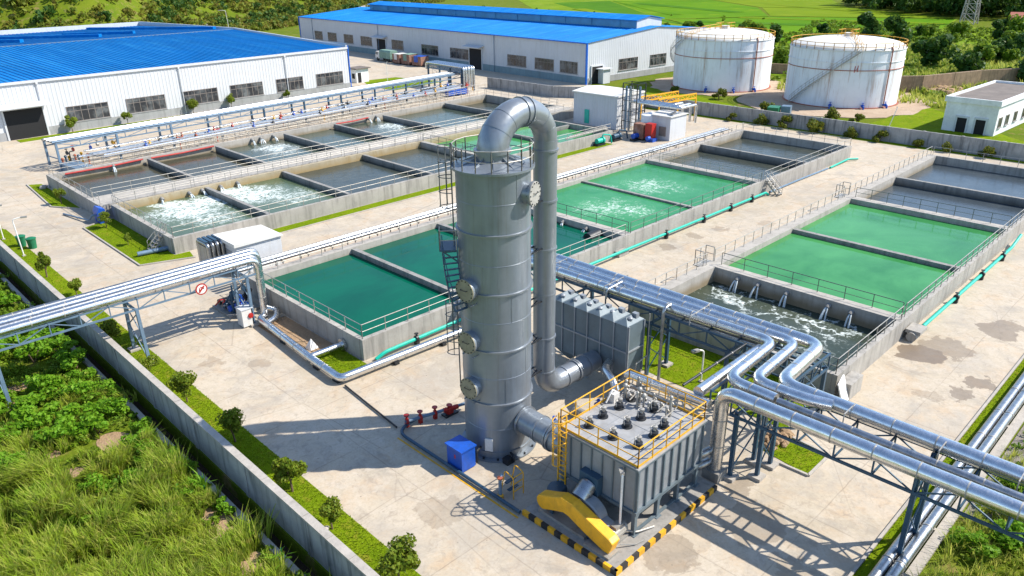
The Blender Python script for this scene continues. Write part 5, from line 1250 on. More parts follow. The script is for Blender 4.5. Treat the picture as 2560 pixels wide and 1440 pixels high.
def rack_left():
    r = thing('pipe_rack', 'silver pipe bridge with a round sign crossing the wall at the left edge', 'pipe rack', (14.3, 50.9, 0))
    z = 4.72; b = MB()
    for y in (50.0, 52.6): lattice(b, (-12, y, z), (23.3, y+.2, z), .75, 20, .09)
    for i in range(21): x = -12+35.3*i/20; b.bar((x, 50.0, z), (x, 52.7, z), .07)
    b.build('girder', 'steel_l', r)
    trestle(r, 14.3, 50.1, 14.3, 52.4, 4.0, 'steel_l', .25); trestle(r, 6.0, 50.1, 6.0, 52.4, 4.0, 'steel_l', .25); trestle(r, 22.2, 50.3, 22.2, 52.6, 4.0, 'steel_l', 0)
    zp = 5.05
    for i, (y, rad, xe) in enumerate(((50.15, .26, 23.15), (50.85, .20, 23.5), (51.5, .24, 23.9), (52.2, .20, 24.2))):
        pipe(r, [(-14, y, zp), (xe, y+.15, zp), (xe, y+.15, .5 if i != 1 else .9)], rad, 'pipe_d' if i % 2 else 'pipe', .7)
    for y, rad in ((50.5, .07), (51.2, .10), (51.85, .09)): pipe(r, [(-14, y, 4.95), (21.5, y+.15, 4.95)], rad, 'pipe_d', .4)
    b = MB(); b.path([(23.15, 50.3, .45), (22.6, 50.0, .45), (22.0, 42, .45), (21.85, 38.0, .45), (34, 37.4, .45)], .27, 18, .5, seg=8); gp = b.build('ground_pipe', 'pipe', r); clamps(gp, [(22.6, 50, .45), (22, 42, .45), (21.85, 38, .45), (34, 37.4, .45)], .27, 2.6)
    b = MB(); b.path([(23.9, 51.6, .45), (24.35, 50.6, .45), (23.6, 49.4, .45), (22.4, 48.8, .45)], .22, 16, .5); b.cut(); b.path([(22.05, 42.0, .45), (24.5, 41.9, .5)], .23, 16); b.disc((24.45, 41.9, .5), (1, 0, 0), .42, .2, 18); b.build('branch_pipe', 'pipe', r)
    b = MB()
    for x, y in ((22.3, 46), (21.95, 41.0), (21.95, 38.6), (26, 37.8), (30, 37.6)): b.box(x-.18, x+.18, y-.3, y+.3, 0, .24).cut()
    b.build('pipe_shoe', 'blackm', r)
    # sign: red ring, white face, red bar
    b = MB(); c = Vector((18.6, 49.72, 4.25)); b.path([c, c+V3(0, -.04, 0)], .42, 28); sg = b.build('sign', 'red', r)
    b = MB(); b.path([c+V3(0, -.042, 0), c+V3(0, -.05, 0)], .33, 28); b.build('sign_face', 'signw', sg)
    b = MB(); b.obox(c+V3(0, -.056, 0), (.20, 0, .20), (0, .004, 0), (-.045, 0, .045)); b.path([c+V3(.16*math.cos(t*.5), -.056, .16*math.sin(t*.5)) for t in range(8)], .03, 6); b.build('sign_symbol', 'red', sg)
rack_left()
def rack_low():
    """low pipe rack on stubs along the far wall of the middle tanks"""
    r = thing('pipe_rack', 'low run of silver pipes along the far wall of the middle tanks', 'pipe rack', (24, 57.2, 0)); b = MB()
    for i in range(32):
        x = 26+2.45*i; b.bar((x, 56.75, 0), (x, 56.75, 1.9), .08); b.bar((x, 58.1, 0), (x, 58.1, 1.75), .08); b.bar((x, 56.6, 1.62), (x, 58.2, 1.62), .1).cut()
    b.build('stand', 'gal', r)
    for y, z, rad, m in ((56.9, 1.84, .15, 'pipe_d'), (57.42, 1.87, .17, 'pipe'), (57.95, 1.83, .12, 'pipe_d')): pipe(r, [(24.3, y, z), (101, y, z)], rad, m, every=3, n=14)
    b = MB(); b.path([(26, 56.7, 1.35), (101, 56.7, 1.35)], .07, 8); b.build('thin_pipe', 'rust', r)
rack_low()
def rack_back():
    a = math.atan2(9.5, 78)
    r = thing('pipe_rack', 'long blue steel pipe rack loaded with silver pipes and coloured valves behind the back tanks', 'pipe rack', (27, 112.6, 0), a)
    L = 80.0; b = MB()
    for y in (0, 3.6): lattice(b, (0, y, 3.55), (L, y, 3.55), .7, 26, .12)
    for i in range(27): b.bar((L*i/26, 0, 3.55), (L*i/26, 3.6, 3.55), .09)
    b.build('girder', 'steel_l', r, world=False)
    for i in range(11):
        x = 0 if i == 0 else i*8.0
        for y in (0, 3.6):
            b = MB(); b.bar((x, y, 0), (x, y, 3.5), .26); b.build('post', 'steel_l' if i < 4 else 'steel', r, world=False)
        b = MB(); b.bar((x, 0, 1.5), (x, 3.6, 1.5), .12); b.build('cross_beam', 'steel_l', r, world=False)
    for y, rad, m in ((.25, .13, 'steel_l'), (1.0, .19, 'pipe_d'), (1.95, .17, 'pipe'), (2.75, .2, 'pipe_d'), (3.4, .11, 'steel')):
        o = MB(); o.path([(-.3, y, 3.55+rad+.06), (L, y, 3.55+rad+.06)], rad, 12); p_ = o.build('pipe', m, r, world=False)
    for y, z, rad, m in ((-.5, 2.1, .12, 'pipe_d'), (-.9, 1.55, .14, 'pipe'), (-1.6, 1.85, .10, 'steel_l'), (-2.4, 1.9, .12, 'pipe_d'), (-3.2, 1.95, .10, 'pipe_d'), (-4.2, 1.9, .13, 'pipe'), (-5.2, 1.85, .07, 'pipe_d')):
        o = MB(); o.path([(1+R.uniform(0, 3), y, z), (L-1-R.uniform(0, 5), y, z)], rad, 10); o.build('low_pipe', m, r, world=False)
    b = MB()
    for i in range(40): 
        x = 1.5+i*1.97
        for y in (-1.8, -4.8): b.bar((x, y, 0), (x, y, 1.85), .06)
        b.bar((x, -5.3, 1.74), (x, -.4, 1.74), .06).cut()
    b.build('stand', 'gal', r, world=False)
    b = MB(); b.rail([(8, -6.0, .9), (L, -6.4, .9)], 1.3, 2.2, .03); b.build('railing', 'gal', r, world=False)
    cols = ['red', 'blue', 'yellow', 'gal', 'blackm', 'rust']
    for i in range(46):
        x = 1.2+i*1.7+R.uniform(-.5, .5); y = R.uniform(-5.2, -.4) if i > 4 else R.uniform(.2, 3.2); z = 1.95; b = MB()
        b.disc((x-.1, y, z), (1, 0, 0), .26, .22, 12); b.tube((x, y, z), (x, y, z+.55), .05, 6); b.disc((x, y, z+.5), (0, 0, 1), .2, .05, 10)
        if i % 4 == 0: b.path([(x+.3, y, .2), (x+.3, y, z+.1), (x+.9, y, z+.1)], .08, 8, .2)
        b.build('valve', cols[R.randrange(6)], r, world=False)
    for i in range(7):
        x = .6+i*.55; b = MB(); b.tube((x, .6+.3*(i % 3), 0), (x, .6+.3*(i % 3), 1.2+.2*(i % 2)), .12, 8); b.sphere((x, .6+.3*(i % 3), 1.3+.2*(i % 2)), .2, 8, 6); b.build('pump_column', ('rust', 'steel', 'yellow')[i % 3], r, world=False)
    b = MB(); b.box(.0, 2.2, -4.4, .4, .0, .9); b.build('valve_bench', 'steel_l', r, world=False)
    # tall portal at the far end
    r = thing('pipe_portal', 'tall blue steel portal capped with silver pipes at the far end of the long rack', 'pipe rack', (105.5, 121, 0), math.radians(-4)); b = MB()
    for x, y in ((0, 0), (3.0, 0), (0, 12), (3.0, 12), (0, 4), (3, 4)): b.bar((x, y, 0), (x, y, 4.6), .3)
    b.build('post', 'steel', r, world=False); b = MB()
    for x in (0, 3.0): lattice(b, (x, 0, 4.7), (x, 12, 4.7), .7, 6, .12)
    b.build('girder', 'steel_l', r, world=False)
    for x, rad in ((.2, .22), (.8, .26), (1.5, .24), (2.2, .26), (2.8, .2)):
        o = MB(); o.path([(x, 13, 3.6), (x, 13, 5.0), (x, -.4, 5.0), (x, -.4, 1.0)], rad, 12, .6); o.build('pipe', 'pipe', r, world=False)
    for i in range(12):
        o = MB(); x = R.uniform(.1, 2.9); y = R.uniform(-.3, .3); o.tube((x, y, .2), (x, y, R.uniform(2, 4)), .07, 6); o.disc((x, y, R.uniform(.8, 3)), (0, 1, 0), .24, .1, 10); o.build('valve', ('blue', 'yellow', 'steel')[i % 3], r, world=False)
    o = MB(); o.box(-5.5, -.5, -2.6, -1.4, .2, 1.1); o.build('valve_bench', 'blue', r, world=False)
rack_back()
def right_pipes():
    for y, rad, l in ((6.92, .24, 'shiny pipe on the ground along the right kerb, nearer the mossy strip'), (6.40, .25, 'dull grey pipe on the ground along the right kerb, nearer the gravel')):
        r = thing('ground_pipe', l, 'pipe', (40, y, 0)); b = MB(); b.path([(20, y, .38), (110, y, .38)], rad, 16); o = b.build('pipe_run', 'pipe_d', r); clamps(o, [(20, y, .38), (110, y, .38)], rad, 3.4, 'gal', .02)
        b = MB()
        for i in range(22): b.box(21.8+4*i, 22.0+4*i, y-.26, y+.26, 0, .16).cut()
        b.build('pipe_shoe', 'kerb', r)
right_pipes()
# ================================================================ SHELTERS, MACHINES, LOOSE THINGS
def container():
    r = thing('shelter', 'tall pale ribbed container shelter behind the pale green back tank', 'shelter', (96.6, 73.6, 0))
    b = MB(); x0, x1, y0, y1, H = 96.6, 103.6, 74.0, 83.0, 5.1
    corrugated(b, (x0, y1, .1), (0, -1, 0), (0, 0, 1), y1-y0, H-.1, .5); corrugated(b, (x0, y0, .1), (1, 0, 0), (0, 0, 1), x1-x0, H-.1, .5); b.build('wall_cladding', 'white', r)
    b = MB(); b.box(x0+.06, x1, y0+.06, y1, 0, H); b.build('wall_core', 'white', r)
    b = MB(); b.prism([(x0-.25, y0-.2, H+.02), (x1+.1, y0-.2, H+.02), (x1+.1, y0-.2, H+.25), ((x0+x1)/2, y0-.2, H+.6), (x0-.25, y0-.2, H+.2)], (0, y1-y0+.4, 0)); b.build('roof', 'dome', r)
    b = MB(); b.box(x0-.2, x0-.06, 79.6, 80.5, .4, 2.6); b.build('door', 'teal', r)
    r = thing('ladder_tower', 'open scaffold tower with blue pipes and a ladder against the container shelter', 'scaffold', (97.5, 71.6, 0)); b = MB()
    for x in (97, 99.2):
        for y in (70.6, 73.3): b.bar((x, y, 0), (x, y, 7.4), .13)
    for z in (1.6, 3.2, 4.8, 6.4, 7.4):
        for p, q in (((97, 70.6), (99.2, 70.6)), ((99.2, 70.6), (99.2, 73.3)), ((99.2, 73.3), (97, 73.3)), ((97, 73.3), (97, 70.6))): b.bar((*p, z), (*q, z), .07)
    b.build('frame', 'blackm', r); b = MB()
    for x, y in ((97.4, 72.9), (97.4, 72.2), (98.3, 71.0)): b.path([(x, y, 0), (x, y, 6.9)], .17, 10)
    b.build('pipe', 'steel_l', r); b = MB()
    for k in (0, .5): b.bar((96.8, 71.2+k, 0), (96.8, 71.2+k, 7.2), .05)
    for i in range(22): b.bar((96.8, 71.2, .3+i*.31), (96.8, 71.7, .3+i*.31), .04)
    b.build('ladder', 'gal', r); b = MB(); b.lathe([(.2, 0), (1.0, 1.0), (1.0, 1.4), (.0, 1.42)], (96.5, 69.2, .8), 14); b.path([(97.4, 69.6, 2.4), (96.4, 68.6, 2.6), (96, 65, 3.2), (96.4, 63, 4.3)], .18, 10, .6); b.build('hopper', 'pipe_d', r)
    r = thing('treatment_unit', 'low white steel treatment unit with silver pipes on top, beside the red machine', 'machine', (95.5, 63.4, 0)); b = MB()
    b.box(95.6, 99.8, 63.3, 66.5, 0, 3.5); b.build('cabin', 'white', r); b = MB(); b.lathe([(1.6, 0), (1.6, 3.3), (.02, 3.7)], (96.9, 67.6, 0), 24); b.build('vessel', 'tank', r)
    b = MB(); b.prism([(95.4, 63.1, 3.5), (100.0, 63.1, 3.5), (100.0, 63.1, 3.62), (97.7, 63.1, 4.0), (95.4, 63.1, 3.62)], (0, 3.6, 0)); b.build('cabin_roof', 'dome', r)
    b = MB(); b.box(95.52, 95.6, 64.0, 65.2, .6, 2.0); b.build('hatch', 'frame', r)
    for i, y in enumerate((62.8, 63.8, 65.2)): pipe(r, [(97.2+i, 72.0, 4.7), (97.2+i, y, 4.7), (101.5, y, 4.7), (101.5, y, 2)], .2, 'pipe', .5)
    r = thing('gantry', 'yellow girder gantry between the container shelter and the back wall', 'gantry', (104, 70, 0)); b = MB()
    for y in (69.0, 72.5): lattice(b, (100.5, y, 4.9), (112, y+.5, 4.4), .7, 7, .16)
    for x, z in ((101, 4.2), (111.5, 3.7)):
        for y in (69.2, 72.6): b.bar((x, y, 0), (x, y, z), .2)
    b.build('frame', 'yellow', r)
    r = thing('machine', 'small red and blue machine in front of the white treatment unit', 'machine', (93.5, 65.6, 0)); b = MB(); b.box(93.2, 94.6, 66.4, 68.2, .2, 2.4); b.build('brown_cabinet', 'cargo', r)
    b = MB(); b.box(93.4, 94.5, 65.0, 66.2, .5, 2.6); b.build('red_cabinet', 'red', r); b = MB(); b.box(93.2, 94.4, 64.6, 65.8, 0, .5); b.tube((93.2, 65.2, .6), (92.6, 65.2, .6), .3, 12); b.build('motor', 'blue', r)
    # pumps and hoses on the pale apron
    lab = ['blue pump set on the apron beside the far lawn strip', 'small blue trolley pump left of the red machine', 'teal covered pump on the lawn strip end']
    for i, (x, y, m) in enumerate(((90.6, 69.4, 'steel'), (92.8, 67.4, 'blue'), (86.5, 69.2, 'teal'))):
        r = thing('pump', lab[i], 'pump', (x, y, 0)); b = MB(); b.path([(x-.7, y, .7), (x+.5, y, .7)], .38, 14); b.path([(x+.5, y, .7), (x+.8, y, .7)], .5, 14); b.build('body', m, r)
        b = MB(); b.box(x-.9, x+.9, y-.4, y+.4, 0, .3); b.build('bed', 'blackm', r); b = MB(); b.path([(x+.6, y, 1.0), (x+.7, y, 1.5), (x+2.0, y-.4, 1.3), (x+2.2, y-.5, .1)], .12, 8, .3); b.build('hose', m, r)
    r = thing('rod_stack', 'bundle of grey rods lying across the corner of the pale green back tank', 'rods', (84, 71, 0)); b = MB()
    for i in range(7): b.bar((80.5+i*.35, 70.6+i*.16, 1.62+.07*(i % 2)), (90.6+i*.15, 71.0+i*.2, 1.66+.07*(i % 2)), .1)
    b.build('rods', 'gal', r)
container()
def kiosk():
    r = thing('pump_kiosk', 'grey white metal kiosk beside the dark green tank, under the low pipes', 'kiosk', (26, 60.4, 0)); x0, x1, y0, y1 = 26.0, 30.2, 60.0, 63.6
    b = MB(); b.box(x0, x1, y0, y1, 0, 2.75); b.build('wall', 'white', r); b = MB(); b.prism([(x0-.25, y0-.2, 2.75), (x1+.15, y0-.2, 2.75), (x1+.15, y0-.2, 2.85), (x0-.25, y0-.2, 3.05)], (0, y1-y0+.4, 0)); b.build('roof', 'dome', r)
    b = MB(); b.box(x0-.03, x0+.02, 61.0, 62.2, .05, 2.1); b.build('door', 'plinth', r)
    r = thing('coil_stack', 'upright bank of silver pipe coils with blue tops left of the grey white kiosk', 'cooler', (24.4, 62.4, 0))
    for i in range(4):
        x = 24.5+i*.42; b = MB(); b.path([(x, 62.2, .2), (x, 62.2, 2.75), (x, 64.2, 2.75), (x, 64.2, .2)], .17, 12, .25); b.build('coil', 'pipe_d', r); b = MB(); b.box(x-.14, x+.14, 62.4, 64.0, 2.93, 3.02); b.build('cover', 'steel', r)
    b = MB(); b.box(24.4, 25.9, 62.5, 63.9, .0, 2.5); b.build('body', 'gal', r)
    r = thing('pump_skid', 'tangle of blue pumps and valves under the left pipe bridge', 'pump skid', (22.6, 53.2, 0)); b = MB(); b.box(21.4, 24.0, 52.6, 55.6, 0, .2); b.build('bed', 'pad', r)
    for i in range(12):
        x, y = R.uniform(21.6, 23.8), R.uniform(52.8, 55.4); h = R.uniform(.6, 2.2); b = MB(); b.tube((x, y, .2), (x, y, h), R.uniform(.05, .12), 8); b.disc((x, y-.06, h*.7), (0, 1, 0), .22, .12, 12); b.path([(x, y, h), (x+R.uniform(-.5, .5), y, h+.1), (x+R.uniform(-.6, .6), y+.6, h*.5)], .06, 8, .15); b.build('valve', ('blue', 'steel', 'blackm', 'red', 'steel', 'gal')[i % 6], r)
    for i in range(3):
        y = 53.2+i*.9; b = MB(); b.path([(21.7, y, .55), (22.7, y, .55)], .25, 14); b.build('motor', ('blue', 'steel', 'blackm')[i], r)
    r = thing('control_box', 'cream control box with a red dial below the left pipe elbows', 'control box', (21.9, 50.6, 0)); b = MB(); b.box(21.35, 22.2, 50.2, 51.1, .1, 1.45); b.build('case', 'dome', r); b = MB(); b.box(21.3, 22.25, 50.15, 51.15, 1.45, 1.52); b.build('lid', 'white', r); b = MB(); b.path([(22.0, 50.19, .9), (22.0, 50.12, .9)], .2, 16); b.build('dial', 'red', r)
    r = thing('box', 'bright blue drum housing with a hose at the notch between the two back tank rows', 'pump', (23.2, 85.3, 0)); b = MB(); b.prism([(22.6, 84.6, 0), (23.3, 84.6, 0), (23.3, 84.6, 1.5), (22.75, 84.6, 1.7), (22.5, 84.6, 1.2)], (0, 1.4, 0)); b.build('case', 'blue', r)
    b = MB(); b.path([(22.6, 85.3, .8), (22.2, 85.4, .9), (21.9, 85.8, .3), (20.9, 91.0, .12)], .10, 8, .3); b.build('hose', 'steel_l', r)
kiosk()
def bin_(x, y, l, first=[None]):
    if first[0] is None:
        r = thing('wheelie_bin', l, 'bin', (0, 0, 0), 0, 'green bins by the lamp post'); b = MB(); b.lathe([(.34, 0), (.42, .95), (.0, .96)], n=12); b.build('body', 'greenp', r, world=False); b = MB(); b.lathe([(.46, .95), (.46, 1.02), (.2, 1.12), (.01, 1.13)], n=12); b.build('lid', 'greenp', r, world=False); r.location = (x, y, .03); first[0] = r
    else: dup(first[0], (x, y, .0), .4, l)
bin_(14.9, 83.0, 'green bin on the lawn edge, left of the pair'); bin_(15.45, 81.6, 'green bin on the road edge, right of the pair')
def vehicles():
    r = thing('truck', 'pale green tarped truck parked by the far warehouse door', 'truck', (127.5, 177, 0), math.radians(-5)); b = MB(); b.box(-1.2, 1.2, -3.5, 2.2, .9, 2.6); b.prism([(-1.2, -3.5, 2.6), (1.2, -3.5, 2.6), (.9, -3.5, 3.0), (-.9, -3.5, 3.0)], (0, 5.7, 0)); b.build('tarp_load', 'tarp', r, world=False)
    b = MB(); b.prism([(-1.15, 2.3, .7), (-1.15, 4.4, .7), (-1.15, 4.4, 1.6), (-1.15, 4.0, 2.5), (-1.15, 2.3, 2.5)], (2.3, 0, 0)); b.build('cab', 'dome', r, world=False)
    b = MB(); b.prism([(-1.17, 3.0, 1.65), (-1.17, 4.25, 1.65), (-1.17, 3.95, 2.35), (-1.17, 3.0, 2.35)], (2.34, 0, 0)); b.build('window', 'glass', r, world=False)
    for y in (-2.4, -1.2, 3.3):
        for s in (-1, 1):
            b = MB(); b.path([(s*1.15, y, .5), (s*.8, y, .5)], .5, 16); b.build('wheel', 'black', r, world=False)
    lab = ['rusty brown covered load beside the tarped truck', 'rusty load with a pale sheet, middle of the three stacked by the warehouse', 'rusty brown load with a blue sheet, nearest the second warehouse door']
    for i, (y, m2) in enumerate(((170.5, 'dome'), (166.5, 'tarp'), (162.0, 'blue'))):
        r = thing('covered_load', lab[i], 'cargo', (127.0, y, 0), math.radians(-5+6*i), 'covered loads before the back warehouse'); b = MB(); b.box(-1.4, 1.4, -1.7, 1.7, .3, 2.5+.2*(i % 2)); b.build('load', 'cargo', r, world=False)
        b = MB(); b.box(-1.45, 1.45, -1.75, 1.0, 2.52+.2*(i % 2), 2.6+.2*(i % 2)); b.box(-1.46, -1.42, -.6, .8, 1.1, 2.6); b.build('sheet', m2, r, world=False)
        b = MB(); b.box(-1.3, 1.3, -1.6, -1.2, 0, .3); b.cut(); b.box(-1.3, 1.3, 1.2, 1.6, 0, .3); b.build('skid', 'blackm', r, world=False)
    r = thing('gatehouse', 'little white gate booth at the corner of the left warehouse', 'booth', (98.5, 149, 0), math.radians(3)); b = MB(); b.box(0, 3.4, 0, 3.0, 0, 3.0); b.build('wall', 'white_s', r, world=False); b = MB(); b.box(-.4, 3.8, -.5, 3.4, 3.0, 3.2); b.build('roof', 'tarroof', r, world=False); b = MB(); b.box(.4, 1.3, -.05, .02, .05, 2.2); b.box(-.04, .02, .6, 1.6, .9, 2.0); b.build('door', 'dark', r, world=False)
    r = thing('cart', 'green and white farm cart standing by the wall before the storage tanks', 'cart', (123, 61, 0), .3); b = MB(); b.box(-1.2, 1.2, -.9, .9, .7, 1.8); b.build('tub', 'greenp', r, world=False); b = MB(); b.box(.2, 1.9, -2.6, -1.1, .2, 1.9); b.build('cabinet', 'steel_l', r, world=False); b = MB()
    for s in (-.8, .8): b.path([(s, -1.0, .45), (s, -.85, .45)], .45, 14)
    b.build('wheel', 'black', r, world=False)
    r = thing('fence', 'thin wire fence along the lawn between the two warehouses', 'fence', (97, 136, 0)); b = MB(); b.rail([(97, 135.5, 0), (113.5, 137.5, 0), (118, 146, 0)], 1.5, 4, .04); b.build('rails', 'gal', r)
    r = thing('sign_board', 'grey notice board leaning at the near right corner of the foaming tank', 'board', (41.5, 14.0, 0), .2); b = MB(); b.obox((.3, 0, .9), (.75, 0, 0), (0, .04, .0), (0, .25, .75)); b.build('board', 'signw', r, world=False); b = MB(); b.bar((-.3, .1, 0), (-.3, .35, 1.4), .06); b.bar((.9, .1, 0), (.9, .35, 1.4), .06); b.build('leg', 'blackm', r, world=False)
    r = thing('pyramid_cover', 'small white metal pyramid cover beside the ground pipe', 'cover', (23.2, 43.9, 0)); b = MB(); b.add([(22.9, 43.5, .03), (23.6, 43.5, .03), (23.6, 44.2, .03), (22.9, 44.2, .03), (23.25, 43.85, .75)], [(0, 1, 4), (1, 2, 4), (2, 3, 4), (3, 0, 4)]); b.build('cover', 'signw', r)
vehicles()
def rubble(name, cx, cy, rx, ry, n, mat, s0, s1, label, cat, seed):
    rs = random.Random(seed); b = MB()
    for i in range(n):
        a = rs.uniform(0, 2*PI); d = rs.random()**.7; s = rs.uniform(s0, s1); b.sphere((cx+rx*d*math.cos(a), cy+ry*d*math.sin(a), s*.45+max(0, .35*(1-d)*min(1, n/60))), s, 6, 4, rs.uniform(.7, 1.3), rs.uniform(.7, 1.2), rs.uniform(.5, .8))
    for i in range(len(b.sm)): b.sm[i] = False
    tag(b.build(name, mat), label, cat)
rubble('rubble', 35.6, 15.2, 1.3, .8, 40, 'soil', .12, .3, 'heap of yellow brown rubble under the zigzag pipes', 'rubble', 3)
rubble('soil_heap', 168, 48, 5, 2.5, 60, 'soil', .4, 1.0, 'pinkish soil heap in the scrub above the white hut', 'soil heap', 5)
# pylons
def pylon(x, y, z, H, w, label):
    r = thing('pylon', label, 'pylon', (x, y, z)); b = MB(); lv = 9
    f = lambda t: w*(1-t*.86)
    for i in range(lv):
        t0, t1 = i/lv, (i+1)/lv; c0 = [(s*f(t0), q*f(t0), H*t0) for s, q in ((-1, -1), (1, -1), (1, 1), (-1, 1))]; c1 = [(s*f(t1), q*f(t1), H*t1) for s, q in ((-1, -1), (1, -1), (1, 1), (-1, 1))]
        for k in range(4): b.bar(c0[k], c1[k], .28); b.bar(c0[k], c1[(k+1) % 4], .14); b.bar(c0[(k+1) % 4], c1[k], .14); b.bar(c1[k], c1[(k+1) % 4], .14)
    b.build('lattice', 'gal', r, world=False); b = MB()
    for z_ in (.72, .84, .96): b.bar((-6, 0, H*z_), (6, 0, H*z_), .3); b.bar((-6, 0, H*z_), (0, 0, H*z_+2), .18); b.bar((6, 0, H*z_), (0, 0, H*z_+2), .18)
    b.build('cross_arm', 'gal', r, world=False)
pylon(350, 97, 0, 34, 2.6, 'grey lattice pylon before the dark wood at the far right')
pylon(83, 318, 15, 30, 3.4, 'white lattice pylon foot on the scrubby hill at the top left')
# far village roofs
for i, (x, y, rz, l, m) in enumerate(((348, 72, .2, 'low far farmhouse with a pale tiled roof near the lattice pylon', 'rust'), (380, 58, -.1, 'far shed with a blue roof before the dark wood at the right edge', 'roof'), (330, 50, .3, 'long low far wall-like shed with reddish roof at the right edge', 'cargo'))):
    r = thing('farm_shed', l, 'building', (x, y, 0), rz); b = MB(); b.box(-8, 8, -10, 10, 0, 3.2); b.build('wall', 'white_s', r, world=False); b = MB(); b.prism([(-8.8, -10.5, 3.1), (8.8, -10.5, 3.1), (0, -10.5, 5.2)], (0, 21, 0)); b.build('roof', m, r, world=False)
# wet patches
def puddle(name, cx, cy, rx, ry, mat, seed, z=.004):
    rs = random.Random(seed); ph = [rs.uniform(0, 6) for _ in range(4)]
    sheet(name, [(cx+rx*(1+.16*math.sin(2*t+ph[0])+.07*math.sin(3*t+ph[1]))*math.cos(t), cy+ry*(1+.12*math.sin(2*t+ph[3])+.05*math.sin(3*t+ph[2]))*math.sin(t)) for t in [2*PI*i/60 for i in range(60)]], z, mat)


# ================================================================ VEGETATION
def small_tree(variants=[]):
    if not variants:
        for k in range(4): variants.append(crown_mesh('crown', 1900, .74, .70, .58+.06*k, 1.12+.05*k, .07, 'leaf_tree', 20+k, 8+2*k))
    return variants
TR = small_tree()
def tree(x, y, h, label, k, group=None, z=.03, name='small_tree', sq=1.0):
    r = thing(name, label, 'tree', (x, y, z), 0, group); s = h/1.75
    o = mesh_obj('crown', TR[k % 4], r); o.scale = (s*sq, s*sq, s); o.rotation_euler = (0, 0, R.uniform(0, 6))
    b = MB(); lean = R.uniform(-.1, .1)
    b.path([(0, 0, -.1), (lean*.4*s, .03*s, .42*s), (lean*s, .05*s, 1.05*s)], [.05*s, .04*s, .02*s], 8)
    for a in (0.5, 2.2, 4.1, 5.4): b.path([(lean*.5*s, .03*s, .42*s), (.38*s*math.cos(a), .38*s*math.sin(a), 1.2*s)], .018*s, 6, r2=.008*s)
    b.build('trunk', 'wood', r, world=False)
g = 'small trees on the left lawn strip'
tree(14.1, 72.3, 2.5, 'thin leggy tree on the lawn strip, nearest the white lamp post', 0, g, sq=.72)
tree(14.6, 65.8, 1.6, 'low dark bush-like tree on the lawn strip just before the left pipe bridge', 1, g, sq=1.1)
tree(14.0, 43.1, 1.95, 'round lawn tree on the left strip just after the pipe bridge post', 2, g)
tree(14.1, 36.9, 2.15, 'small tree on the dark shaded lawn where the tower shadow falls', 3, g, sq=.8)
tree(14.1, 30.6, 2.4, 'rounded yellow green lawn tree nearest the tower shadow, on its sunny side', 0, g)
tree(14.0, 26.7, 1.75, 'sparse little tree with a rock at its foot on the left lawn strip', 1, g)
tree(14.2, 21.6, 2.15, 'lawn tree at the bottom edge of the picture, by the wall end', 3, g, sq=1.15)
tree(13.4, 54.2, 2.0, 'small tree half hidden under the left pipe bridge', 2, g)
tree(13.5, 47.6, 1.8, 'small tree right behind the pipe bridge post on the lawn strip', 1, g)
rubble('rock', 13.7, 26.9, .25, .2, 3, 'kerb', .14, .24, 'pale rock at the foot of the sparse little tree', 'rock', 9)
rubble('rock', 22.6, 104.5, .4, .4, 4, 'kerb', .25, .45, 'pale rock on the triangular lawn by the back tanks', 'rock', 10)
g = 'small trees along the left warehouse'
for i, (x, y, h, l) in enumerate(((36.2, 138.6, 3.0, 'bright leafy shrub tree right of the big warehouse door'), (45.0, 138.9, 2.2, 'small round tree below the second window of the left warehouse'), (57.0, 140.2, 2.4, 'small dark tree between the third and fourth warehouse windows'), (64.5, 140.5, 2.4, 'small reddish tree below the fourth window of the left warehouse'), (76.6, 141.2, 2.0, 'thin dark tree by the last downpipe of the left warehouse'))):
    tree(x, y, h, l, i, g)
tree(22.0, 95.6, 2.0, 'sapling on the triangular lawn by the back tanks', 1, sq=.8); tree(22.6, 82.8, 1.6, 'pale sapling at the far end of the lawn before the foaming tanks', 2); tree(22.2, 75.6, 1.1, 'tiny dark green shrub on the lawn before the foaming tanks', 3)
BW = [crown_mesh('foliage', 900, 1, 1, .8, .7, .11, 'leaf_wall', 160+k, 8) for k in range(3)]
BU = [crown_mesh('foliage', 900, 1, 1, .8, .7, .11, 'leaf_bush', 60+k, 8) for k in range(4)]
def bush(x, y, s, label, k, group=None, z=0.0, sz=1.0, name='bush'):
    r = thing(name, label, 'bush', (x, y, z), R.uniform(0, 6), group)
    o = mesh_obj('foliage', (BW[k % 3] if group and ('wall' in group or 'storage' in group) else BU[k % 4]), r); o.scale = (s, s, s*sz)
    b = MB()
    for a in (0, 2, 4): b.path([(0, 0, -.1), (.3*s*math.cos(a), .3*s*math.sin(a), .7*s*sz)], .03*s, 6)
    b.build('stems', 'wood', r, world=False)
    return r
g = 'bushes along the back wall'
BL = [(115.7, 59.5, 1.5, 'bush at the back wall straight behind the middle tanks, left of the wall bushes'), (115.6, 55.2, 1.9, 'tall bush at the back wall, second from the left'), (115.7, 50.2, 1.9, 'wide bush at the back wall opposite the right storage tank'), (115.7, 45.0, 1.4, 'round bush at the back wall below the leaning pale pole'), (115.7, 40.5, 1.6, 'dark bush at the back wall left of the white hut'), (115.7, 35.2, 1.1, 'small bush at the back wall below the hut openings'), (115.7, 31.5, 1.2, 'low bush at the back wall behind the right tanks corner'), (115.7, 26.6, 1.5, 'bush at the back wall nearest the right picture edge'), (115.0, 83.0, 1.8, 'upright bush at the back wall left of the container shelter'), (114.4, 92.5, 2.0, 'bush at the back wall near the blue roofed gable'), (115.2, 64.5, 1.3, 'bush at the back wall right of the container shelter')]
for i, (x, y, s, l) in enumerate(BL): bush(x, y, s*.8, l, i, g)
g = 'bushes before the storage tanks'
